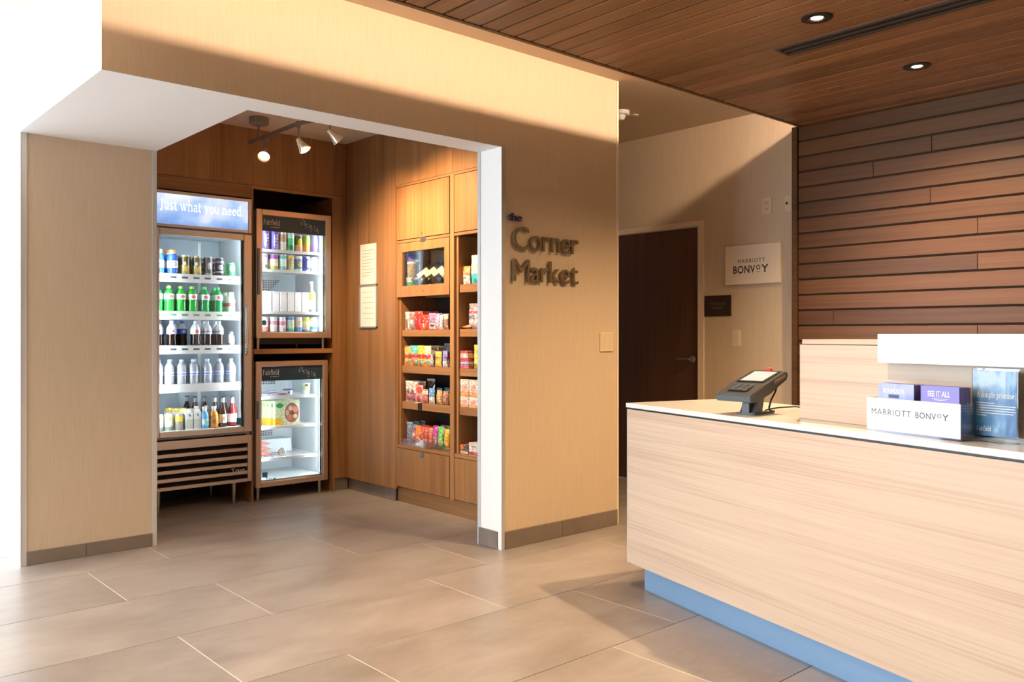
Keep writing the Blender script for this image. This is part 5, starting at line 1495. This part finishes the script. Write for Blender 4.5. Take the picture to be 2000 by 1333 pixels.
def cube_pack(name, label, y, z, w, h, d, mat, turn=0.0, x=3.535, top=None):
    t = thing(name, label, 'box', (x, y, z + .0004), -PI / 2 + turn)
    obj('carton', B(-w / 2, w / 2, -d / 2, d / 2, 0, h, .002), mat, t, world_coords=False)
    obj('lid_flap', B(-w / 2 + .003, w / 2 - .003, -d / 2 + .003, d / 2 - .003, h - .0005, h + .0008), top or mat, t, world_coords=False)
    return t


cube_pack('snack_box', 'red and violet box, lower of a stack of two', 4.408, .988, .086, .052, .07, printed('red_violet_box', (0.30, 0.14, 0.36), bands=[(0.0, 0.3, (0.68, 0.08, 0.10)), (0.62, 0.8, (0.55, 0.6, 0.7))], noise=0.3))
cube_pack('snack_box', 'red and white box, upper of a stack of two', 4.412, 1.0415, .080, .062, .07, printed('red_white_box', (0.74, 0.40, 0.34), bands=[(0.0, 0.25, (0.70, 0.05, 0.05)), (0.75, 1.0, (0.40, 0.05, 0.05))], blobs=[(0.6, 0.5, 0.25, 0.2, (0.8, 0.75, 0.7))], noise=0.3))
yg = pouch('chip_bag', 'crumpled yellow-green bag beside the red boxes', 'bag', .12, .155, .06, printed('yellow_green_bag', (0.66, 0.62, 0.10), blobs=[(0.4, 0.4, 0.25, 0.2, (0.80, 0.70, 0.12)), (0.7, 0.75, 0.3, 0.15, (0.42, 0.46, 0.10))], rough=0.25, noise=0.35), seal((0.60, 0.62, 0.22)))
yg.location, yg.rotation_euler = (3.545, 4.300, .989), (0, 0, -PI / 2)
soup = printed('pink_noodle_box', (0.80, 0.66, 0.56), bands=[(0.0, 0.28, (0.78, 0.36, 0.14))], blobs=[(0.5, 0.5, 0.34, 0.24, (0.74, 0.38, 0.34)), (0.4, 0.8, 0.3, 0.10, (0.82, 0.74, 0.68))], noise=0.35, nscale=12)
for lv, (z0, h) in enumerate(((.732, .072), (.8055, .110))):
    for k, y in enumerate((4.410, 4.318, 4.226)):
        cube_pack('noodle_box', 'pink and orange noodle box, %s of the %s row' % (('leftmost', 'middle', 'rightmost')[k], ('lower', 'upper')[lv]), y, z0, .088, h, .06, soup, x=3.532)['group'] = 'pink noodle boxes in the second bay'
cube_pack('snack_box', 'small black box with orange corner on the lowest shelf of the second bay', 4.412, .424, .080, .060, .07, printed('black_orange_box', (0.10, 0.10, 0.10), bands=[(0.05, 0.35, (0.60, 0.52, 0.40))], blobs=[(0.15, 0.75, 0.3, 0.3, (0.80, 0.22, 0.03))], noise=0.3))
cube_pack('snack_box', 'white box with dark red foot beside the small black box', 4.310, .424, .105, .082, .08, printed('white_dark_red_box', (0.76, 0.72, 0.66), bands=[(0.05, 0.30, (0.42, 0.03, 0.08))], blobs=[(0.5, 0.7, 0.3, 0.1, (0.4, 0.42, 0.4))], noise=0.25), x=3.54)

BUSY = 0.0
# behind the glass door
jar = thing('snack_jar', 'clear jar with violet lid behind the cabinet glass', 'jar', (3.555, 5.085, 1.6225))
obj('body', MB().lathe([(.030, 0), (.036, .004), (.036, .105), (.033, .115)], 20), printed('jar_contents', (0.42, 0.32, 0.20), bands=[(0.85, 1.0, (0.8, 0.82, 0.85))], noise=0.5, rough=0.15, nscale=12), jar, smooth=True, world_coords=False)
obj('lid', MB().lathe([(.037, .115), (.038, .118), (.038, .150), (.034, .153)], 20), plain('violet_lid', (0.16, 0.08, 0.42), 0.3), jar, smooth=True, world_coords=False)
tub = thing('snack_tub', 'white tub with green print under the violet-lidded jar', 'tub', (3.555, 5.085, 1.5455))
obj('body', MB().lathe([(.034, 0), (.040, .004), (.042, .062)], 20), printed('green_tub_print', (0.78, 0.78, 0.74), bands=[(0.1, 0.7, (0.12, 0.42, 0.10))], noise=0.3), tub, smooth=True, world_coords=False)
obj('lid', MB().lathe([(.044, .062), (.045, .065), (.045, .073), (.040, .076)], 20), M['whitepl'], tub, smooth=True, world_coords=False)
wineg = plain('dark_wine_glass', (0.020, 0.022, 0.014), 0.12)
wine = thing('wine_bottle', '', 'bottle')
obj('body', MB().lathe([(.030, 0), (.036, .004), (.037, .17), (.030, .20), (.015, .235), (.0145, .285)], 18), wineg, wine, smooth=True)
obj('label', MB().lathe([(.0376, .05), (.0376, .14)], 18, cap=False), printed('wine_label', (0.80, 0.74, 0.60), blobs=[(0.5, 0.6, 0.2, 0.2, (0.45, 0.40, 0.32))], noise=0.1), wine, smooth=True)
obj('capsule', MB().lathe([(.0155, .235), (.016, .24), (.016, .288), (.014, .290)], 14), plain('wine_capsule', (0.08, 0.13, 0.20), 0.35), wine, smooth=True)
first = True
for k, (y, lab) in enumerate(((5.000, 'dark wine bottle leaning behind the cabinet glass, next to the tub'), (4.910, 'dark wine bottle leaning behind the cabinet glass, second from the tub'), (4.820, 'dark wine bottle leaning behind the cabinet glass, third from the tub'), (4.735, 'dark wine bottle leaning behind the cabinet glass, beside the door edge'))):
    w = wine if k == 0 else dup(wine, (0, 0, 0))
    w['label'] = lab
    w['group'] = 'wine bottles leaning in the cabinet'
    w.location = (3.512, y, 1.5765)
    w.rotation_euler = Vector((0.60, -0.42, 0.56)).to_track_quat('Z', 'Y').to_euler()

# ================================================================== WALL SIGNS AND PLATES
metal = plain('sign_metal', (0.27, 0.215, 0.135), 0.42, 0.75)
bluem = plain('sign_navy', (0.035, 0.03, 0.10), 0.4, 0.2)
ms = thing('market_sign', 'raised metal lettering reading the Corner Market on the beige wall', 'sign', (3.48, 3.63, 1.5))


def raised(txt, x0, x1, zbase, zcap, mat, cap_ref, bold=0.0, gap=0.0):
    """letters stood off the wall, each its own piece"""
    ms_ = [text_mesh(ch, 1.0, 0.0, bold) for ch in txt]
    ref = bounds(text_mesh(cap_ref, 1.0, 0.0, bold))
    s = (zcap - zbase) / (ref[3] - max(ref[2], 0))
    ws = [bounds(m)[1] - bounds(m)[0] for m in ms_]
    tot = sum(ws) + gap * (len(txt) - 1)
    k = (x1 - x0) / tot
    x = x0
    for m, w_ in zip(ms_, ws):
        b = bounds(m)
        m.transform(Matrix.Diagonal((k, s, 1, 1)) @ Matrix.Translation((-b[0], 0, 0)))
        bm_ = bmesh.new()
        bm_.from_mesh(m)
        bmesh.ops.remove_doubles(bm_, verts=bm_.verts, dist=1e-5)
        ext = bmesh.ops.extrude_face_region(bm_, geom=list(bm_.faces))
        bmesh.ops.translate(bm_, verts=[g for g in ext['geom'] if isinstance(g, bmesh.types.BMVert)], vec=(0, 0, 0.014))
        bmesh.ops.recalc_face_normals(bm_, faces=bm_.faces)
        bm_.to_mesh(m)
        bm_.free()
        m.transform(facing((x, 3.618, zbase), 0))
        obj('letter', m, mat, ms)
        x += (w_ + gap) * k


raised('the', 3.178, 3.284, 1.857, 1.900, bluem, 'h', 0.008, 0.025)
raised('Corner', 3.216, 3.750, 1.697, 1.826, metal, 'E', 0.0, 0.030)
raised('Market', 3.218, 3.745, 1.516, 1.642, metal, 'M', 0.0, 0.026)
for px, pz in ((3.24, 1.75), (3.72, 1.72), (3.24, 1.57), (3.72, 1.55), (3.23, 1.878)):
    obj('standoff_pin', MB().lathe([(.003, 0), (.003, .013)], 8, (px, 3.631, pz), Matrix.Rotation(PI / 2, 4, 'X')), metal, ms)

ip = thing('intercom_plate', 'pale wall plate with two rows of slots at the right end of the front wall', 'wall plate', (4.02, 3.63, 1.104))
obj('plate', B(3.960, 4.080, 3.6215, 3.6305, 1.104, 1.224, .003), M['ivory'], ip)
for cx in (3.994, 4.046):
    for i in range(7):
        obj('slot', B(cx - .014, cx + .014, 3.6208, 3.6217, 1.126 + i * .0125, 1.1285 + i * .0125), bpy.data.materials['faint_ink'], ip)


def hall(y):
    return 5.48


hs = thing('hall_sign', 'white hall sign reading MARRIOTT BONVOY', 'sign', (5.48, 3.5, 1.58))
pn = obj('panel', B(5.455, 5.4795, 3.268, 3.730, 1.583, 1.870, .002), plain('sign_panel', (0.80, 0.70, 0.58), 0.4), hs)
letters('lettering', text_mesh('MARRIOTT', 1, 0, 0, 1.25), (0, .226, 0, .030), (5.4545, 3.618, 1.738), -90, M['dkink'], pn)
letters('lettering', text_mesh('BONV', 1, 0, 0.02, 1.08), (0, .186, 0, .058), (5.4545, 3.658, 1.662), -90, M['dkink'], pn)
letters('lettering', text_mesh('O', 1, 0, 0.025), (0, .035, 0, .036), (5.4545, 3.464, 1.684), -90, M['dkink'], pn)
letters('lettering', text_mesh('Y', 1, 0, 0.02), (0, .060, 0, .058), (5.4545, 3.422, 1.662), -90, M['dkink'], pn)
obj('underline', B(5.4540, 5.4546, 3.430, 3.462, 1.665, 1.671), M['orange'], pn)

pl = thing('dark_plaque', 'small dark plaque beside the hall door frame', 'plaque', (5.48, 3.81, 1.35))
pp = obj('plate', B(5.470, 5.4795, 3.690, 3.928, 1.351, 1.509, .002), plain('plaque_brown', (0.035, 0.022, 0.016), 0.45), pl)
fa = plain('plaque_letter', (0.075, 0.05, 0.037), 0.4)
obj('raised_line', B(5.4690, 5.4702, 3.74, 3.88, 1.437, 1.456), fa, pp)
obj('raised_line', B(5.4690, 5.4702, 3.765, 3.855, 1.405, 1.424), fa, pp)
ot = thing('wall_outlet', 'ivory wall outlet high on the hall wall', 'outlet', (5.48, 3.39, 2.08))
obj('plate', B(5.4735, 5.4802, 3.349, 3.429, 2.082, 2.206, .002), M['ivory'], ot)
for dz in (2.118, 2.166):
    obj('socket', B(5.4722, 5.4737, 3.372, 3.406, dz - .016, dz + .016, .002), M['ivory'], ot)
    for dy in (-.007, .007):
        obj('slot', B(5.4716, 5.4724, 3.389 + dy - .0015, 3.389 + dy + .0015, dz - .006, dz + .006), M['dark'], ot)
dt = thing('door_sensor', 'ivory wall box with dark lens beside the timber edge', 'sensor', (5.48, 3.22, 2.08))
obj('plate', B(5.4735, 5.4802, 3.192, 3.247, 2.082, 2.199, .002), M['ivory'], dt)
obj('lens', B(5.470, 5.4738, 3.207, 3.238, 2.134, 2.152, .002), M['black'], dt)
obj('lamp_mark', B(5.4692, 5.4702, 3.207, 3.219, 2.137, 2.150), M['whitepl'], dt)
sw = thing('light_switch', 'plain wall switch plate below the white hall sign', 'switch', (5.48, 3.64, 1.12))
obj('plate', B(5.4745, 5.4802, 3.605, 3.684, 1.122, 1.246, .002), M['ivory'], sw)
obj('rocker', B(5.4725, 5.4747, 3.609, 3.632, 1.128, 1.240, .001), M['cream'], sw)

# ceiling things
sd = thing('smoke_alarm', 'white alarm with sensor on the hall ceiling behind the wall end', 'alarm', (4.70, 4.10, 2.83))
obj('base', MB().lathe([(.055, 2.800), (.062, 2.806), (.062, 2.8295)], 24, (4.70, 4.10, 0)), M['whitepl'], sd, smooth=True)
obj('sensor', MB().lathe([(.018, 2.765), (.028, 2.775), (.034, 2.800)], 20, (4.70, 4.10, 0)), M['whitepl'], sd, smooth=True)
sp = thing('sprinkler_cover', 'flat round sprinkler cover on the hall ceiling', 'sprinkler', (4.85, 4.11, 2.83))
obj('plate', MB().lathe([(.036, 2.822), (.040, 2.824), (.040, 2.8275)], 24, (4.85, 4.11, 0)), M['ceil'], sp, smooth=True)
obj('gasket', MB().lathe([(.034, 2.8275), (.034, 2.8298)], 24, (4.85, 4.11, 0)), M['alugrey'], sp)
SEEN_AND_ADDED = ['downlight in the timber ceiling beside the slot vent', 'downlight in the timber ceiling nearer the plank wall', 'downlight in the timber ceiling above the open floor',
        'added unseen downlight behind the camera, third of its row', 'added unseen downlight behind the camera, second of its row', 'added unseen downlight behind the camera, first of its row']
for (dx, dy, _), lab in zip(DOWN, SEEN_AND_ADDED):
    d = thing('downlight', lab, 'light', (dx, dy, 2.655), 0, 'downlights in the timber ceiling')
    obj('trim_ring', MB().lathe([(.036, 2.649), (.068, 2.6495), (.070, 2.652), (.070, 2.6548)], 28, (dx, dy, 0), cap=False).lathe([(.036, 2.649), (.036, 2.6548)], 28, (dx, dy, 0), cap=False), M['black'], d, smooth=True)
    obj('reflector', MB().lathe([(.0355, 2.6495), (.028, 2.653), (.020, 2.6535)], 24, (dx, dy, 0), cap=False), M['chrome'], d, smooth=True)
    obj('lamp_face', MB().lathe([(.003, 2.6525), (.027, 2.6525), (.027, 2.654)], 20, (dx, dy, 0)), M['lampw'], d, 'glowing lamp face')
for (dx, dy), lab in zip(LOBBY_FILL, ('added unseen downlight in the plain lobby ceiling, nearer the market', 'added unseen downlight in the plain lobby ceiling, behind the other')):
    d = thing('downlight', lab, 'light', (dx, dy, 2.83))  # fixture for an added lamp, out of view
    obj('trim_ring', MB().lathe([(.060, 2.822), (.085, 2.822), (.088, 2.8298)], 28, (dx, dy, 0), cap=False), M['whitepl'], d, smooth=True)
    obj('lamp_face', MB().lathe([(.003, 2.825), (.060, 2.825), (.060, 2.8298)], 24, (dx, dy, 0)), M['lampw'], d, 'glowing lamp face')
vt = thing('slot_vent', 'long dark slot vent in the timber ceiling', 'vent', (3.926, 1.6, 2.655))
obj('frame', MB().box(3.862, 3.880, 0.7, 2.346, 2.6475, 2.6548).box(3.974, 3.992, 0.7, 2.346, 2.6475, 2.6548).box(3.919, 3.935, 0.7, 2.346, 2.6475, 2.6548).box(3.880, 3.974, 2.328, 2.346, 2.6478, 2.6548).box(3.880, 3.974, 0.7, 0.718, 2.6478, 2.6548), plain('vent_bronze', (0.055, 0.040, 0.028), 0.45, 0.3), vt)
obj('duct', B(3.879, 3.975, 0.71, 2.34, 2.6532, 2.6549), M['dark'], vt)
ls = thing('cove_strip', 'glowing light strip fixed above the edge of the timber ceiling', 'light', (3.0, 2.80, 2.83))
obj('channel', B(0.96, 5.43, 2.780, 2.797, 2.806, 2.8299), M['alu'], ls)
obj('diffuser', B(0.96, 5.43, 2.797, 2.801, 2.810, 2.8285), M['strip'], ls)

# ================================================================== RECEPTION DESK (its own turned frame: x along the front, y into the desk)
CX, CY, CR = 3.096, 2.661, math.radians(-105.1)
LEN = 2.95
dk = thing('reception_desk', 'pale oak reception desk with white top and metal kick plate', 'desk', (CX, CY, 0), CR)


def dobj(name, mb, mat, parent=None, label=None, **k):
    return obj(name, mb, mat, parent or dk, label, world_coords=False, **k)


dobj('front_panel', B(0.002, LEN, 0, 0.022, 0.135, 0.8585), M['oak'])
dobj('edge_strip', B(-0.0015, 0.002, 0.0, 0.022, 0.135, 0.8585), M['alu'])
dobj('side_panel', B(0.0, 0.020, 0.0225, 0.60, 0.135, 0.8585), M['oak'])
dobj('back_panel', B(0.02, LEN, 0.585, 0.60, 0.135, 0.8585), M['oak'])
dobj('kick_plate', MB().box(0.024, LEN, 0.083, 0.098, 0, 0.1345).box(0.024, 0.04, 0.098, 0.55, 0, 0.1345), M['kick'], None, 'blue-grey metal kick plate')
dobj('shadow_gap', B(0.008, LEN, 0.006, 0.59, 0.8585, 0.8668), M['black'])
dobj('bottom_board', B(0.021, LEN, 0.0225, 0.584, 0.135, 0.150), M['darkwood'])
ZT = 0.888
dobj('countertop', B(-0.006, LEN, -0.005, 0.610, 0.8668, ZT, .002), M['solid'], None, 'white solid countertop')
hu = dobj('hutch_panel', B(0.918, LEN, 0.174, 0.194, ZT + .0003, 1.172, .001), M['oak'])
dobj('hutch_side', B(0.918, 0.936, 0.1945, 0.42, ZT + .0003, 1.172), M['oak'])
dobj('hutch_top', B(0.922, LEN, 0.182, 0.42, 1.1745, 1.1925, .001), M['oak'])
dobj('hutch_groove', B(0.926, LEN, 0.186, 0.41, 1.172, 1.1745), M['darkwood'])
dobj('transaction_ledge', B(1.322, LEN, 0.124, 0.34, 1.1145, 1.2125, .0015), M['solid'], None, 'white box ledge on the hutch')


def dthing(name, label, cat, u, w, z=ZT, rz=0.0, group=None):
    R = Matrix.Rotation(CR, 4, 'Z')
    p = R @ Vector((u, w, z))
    return thing(name, label, cat, (CX + p.x, CY + p.y, z), CR + rz, group)


# brochure holder with two stacks
hd = dthing('brochure_holder', 'white-fronted acrylic brochure holder lettered MARRIOTT BONVOY', 'holder', 1.508, 0.09)
fp_ = obj('front_panel', B(-.172, .172, -.0325, -.0295, .007, .113, .0008), plain('acrylic_white', (0.82, 0.84, 0.87), 0.12), hd, 'white front panel', world_coords=False)  # carried down in white for the reflection on the clear lip
obj('front_lip', B(-.172, .172, -.0328, -.0293, .0005, .0068), M['acrylic'], hd, world_coords=False)
obj('base', B(-.172, .172, -.0292, .030, .0005, .0035), M['acrylic'], hd, world_coords=False)
obj('back', B(-.172, .172, .0302, .033, .0005, .113), M['acrylic'], hd, world_coords=False)
for sx in (-.172, .018, .169):
    obj('side', B(sx, sx + .003, -.029, .030, .0036, .113), M['acrylic'], hd, world_coords=False)


def flat_on(parent, me, x0, x1, z0, z1, y, mat):
    fit(me, x0, x1, z0, z1)
    me.transform(Matrix.Translation((0, y, 0)) @ Matrix.Rotation(PI / 2, 4, 'X'))
    return obj('lettering', me, mat, parent, world_coords=False)


slate = plain('slate_ink', (0.07, 0.11, 0.15), 0.5)
flat_on(fp_, text_mesh('MARRIOTT', 1, 0, 0, 1.12), -.152, .000, .058, .078, -.0328, slate)
flat_on(fp_, text_mesh('BONV', 1, 0, 0.012, 1.10), .016, .090, .058, .078, -.0328, slate)
flat_on(fp_, text_mesh('O', 1, 0, 0.02), .093, .107, .065, .078, -.0328, slate)
flat_on(fp_, text_mesh('Y', 1, 0, 0.012), .110, .134, .058, .078, -.0328, slate)
for s_, (bx, bw, mat, nm) in enumerate(((-.0605, .135, M['leaf_blue'], 'sky blue'), (.0985, .133, M['lilac'], 'violet blue'))):
    for k in range(9):
        b_ = dthing('brochure', ('%s brochure at the front of its stack in the holder' % nm) if k == 0 else '%s brochure in the stack, %s from the front' % (nm, ('second', 'third', 'fourth', 'fifth', 'sixth', 'seventh', 'eighth', 'ninth')[k - 1]), 'brochure', 1.508 + bx, 0.09 - .0255 + k * .0061, ZT + .0040, 0, 'brochures in the %s stack' % nm)
        cv = obj('cover', B(-bw / 2, bw / 2, -.0025, -.0018, 0, .159 - .001 * (k % 3)), mat if k == 0 else M['lilac'], b_, world_coords=False)
        obj('pages', B(-bw / 2, bw / 2 - .001, -.0018, .0025, 0, .1585 - .001 * (k % 3)), plain('brochure_page', (0.10, 0.09, 0.16), 0.6) if 'brochure_page' not in bpy.data.materials else bpy.data.materials['brochure_page'], b_, world_coords=False)
        if k == 0:
            if s_ == 0:
                flat_on(cv, text_mesh('BOUNDLESS', 1, 0, 0.015), -.048, .032, .128, .142, -.0028, M['ink'])
                obj('title_box', B(-.028, .012, -.0029, -.0024, .112, .123), M['navy'], cv, world_coords=False)
            else:
                flat_on(cv, text_mesh('SEE IT ALL', 1, 0, 0.02), -.042, .036, .126, .144, -.0028, M['ink'])
                obj('text_line', B(-.026, .030, -.0028, -.0024, .1195, .1205), M['ink'], cv, world_coords=False)
                obj('text_line', B(-.018, .022, -.0028, -.0024, .1155, .1165), M['ink'], cv, world_coords=False)


def acrylic_sign(label, u, w, deep, words):
    a = dthing('acrylic_sign', label, 'sign', u, w)
    obj('holder', MB().box(-.074, .074, -.004, .004, .016, .222, .0008), M['acrylic'], a, world_coords=False)
    obj('foot', B(-.078, .078, -.018, .018, .0005, .016, .002), M['acrylic'], a, 'clear block foot', world_coords=False)
    pr = obj('print', B(-.069, .069, -.0046, -.0041, .018, .214), M['deep_poster'] if deep else M['sky_poster'], a, world_coords=False)
    obj('refraction_band', B(.036, .068, -.0050, -.0046, .020, .213), M['deep_poster'], a, world_coords=False)  # refraction in the acrylic, painted as a darker blue strip
    if words:
        flat_on(pr, serif_mesh('A simple promise'), -.056, .062, .128, .151, -.0052, M['ink'])
        for i in range(6):
            obj('text_line', B(-.056, (.0, .066, .064, .066, .060, -.025)[i], -.0053, -.0050, .1155 - i * .0075, .1180 - i * .0075), plain('text_white', (0.6, 0.68, 0.76), 0.5) if 'text_white' not in bpy.data.materials else bpy.data.materials['text_white'], pr, world_coords=False)
        flat_on(pr, serif_mesh('Fairfield'), -.056, -.010, .032, .047, -.0052, M['ink'])
    return a


acrylic_sign('clear acrylic sign with blue sky print reading A simple promise', 1.733, 0.1415, False, True)
acrylic_sign('second clear acrylic sign with blue print, cut by the picture edge', 1.900, 0.1415, True, False)

# payment terminal
def local(name, label, cat, loc, rz):
    return thing(name, label, cat, loc, rz)


R = Matrix.Rotation(CR, 4, 'Z')
p = R @ Vector((0.690, 0.155, 0))
pt = thing('payment_terminal', 'dark grey card terminal on a stand on the white counter', 'card terminal', (CX + p.x, CY + p.y, ZT + .0006), math.radians(-93.6))
tdark = plain('terminal_plastic', (0.045, 0.050, 0.058), 0.42)
tgrey = plain('terminal_grey', (0.085, 0.095, 0.11), 0.4)
Tm = Matrix.Translation((0, -0.01, 0.128)) @ Matrix.Rotation(math.radians(18), 4, 'X')
body = MB().prism([(-.145, -.030), (-.138, -.004), (-.030, .006), (.118, .008), (.122, -.010), (.105, -.026), (-.02, -.040), (-.10, -.044)], 'x', -.086, .086)
bmesh.ops.bevel(body.b, geom=list(body.b.edges), offset=.004, segments=2, affect='EDGES')
bod = obj('body', body.xf(Tm), tdark, pt, world_coords=False)
obj('screen_bezel', B(-.066, .066, -.020, .112, .0075, .0105, .001).xf(Tm), M['black'], bod, world_coords=False)
obj('screen', B(-.054, .054, -.010, .098, .0104, .0112).xf(Tm), plain('terminal_screen', (0.42, 0.46, 0.56), 0.15, emit=(0.50, 0.58, 0.78), estr=0.10), bod, 'pale lit screen', world_coords=False)
obj('keypad_well', B(-.048, .044, -.108, -.036, .0015, .0045, .001).xf(Tm), M['black'], bod, world_coords=False)
for i in range(3):
    for j in range(4):
        obj('key', B(-.040 + i * .029, -.018 + i * .029, -.103 + j * .0165, -.092 + j * .0165, .0040, .0072, .001).xf(Tm), tgrey, bod, world_coords=False)
obj('reader_slot', B(.0855, .0892, .020, .105, -.012, .0, .001).xf(Tm), plain('terminal_side', (0.14, 0.12, 0.10), 0.4), bod, world_coords=False)
obj('red_tab', B(-.016, .014, .110, .124, .006, .022, .003).xf(Tm), plain('tab_red', (0.75, 0.10, 0.07), 0.4), bod, 'red plastic tab', world_coords=False)
st = MB().prism([(-.062, .004), (-.050, .004), (.0, .094), (.050, .118), (.040, .100), (.016, .066), (.000, .004), (.028, .004), (.028, .0), (-.062, .0)], 'x', -.036, .036)
obj('stand', st, tgrey, pt, 'angled metal stand', world_coords=False)
obj('stand_foot', MB().prism([(-.060, .0), (.070, .0), (.070, .006), (-.060, .006)], 'x', -.044, .044), tdark, pt, world_coords=False)
obj('stand_plate', B(-.017, .017, -.060, -.053, .006, .046).xf(Matrix.Rotation(0.02, 4, 'X')), tgrey, pt, world_coords=False)
obj('cable', MB().tube([(.050, .085, .118), (.056, .062, .088), (.052, .040, .058), (.040, .042, .024), (.030, .062, .010), (.032, .090, .0065)], .0036, 8), M['black'], pt, smooth=True, world_coords=False)
DM = Matrix.Translation((CX, CY, 0)) @ Matrix.Rotation(CR, 4, 'Z')
cb_ = MB().tube([DM @ Vector(q) for q in ((.652, .250, ZT + .006), (.630, .285, ZT + .007), (.640, .335, ZT + .014), (.672, .395, ZT + .018), (.725, .445, ZT + .012), (.800, .485, ZT + .005), (.880, .510, ZT + .004))], .0036, 8)
obj('cable', cb_, M['black'], pt, smooth=True)
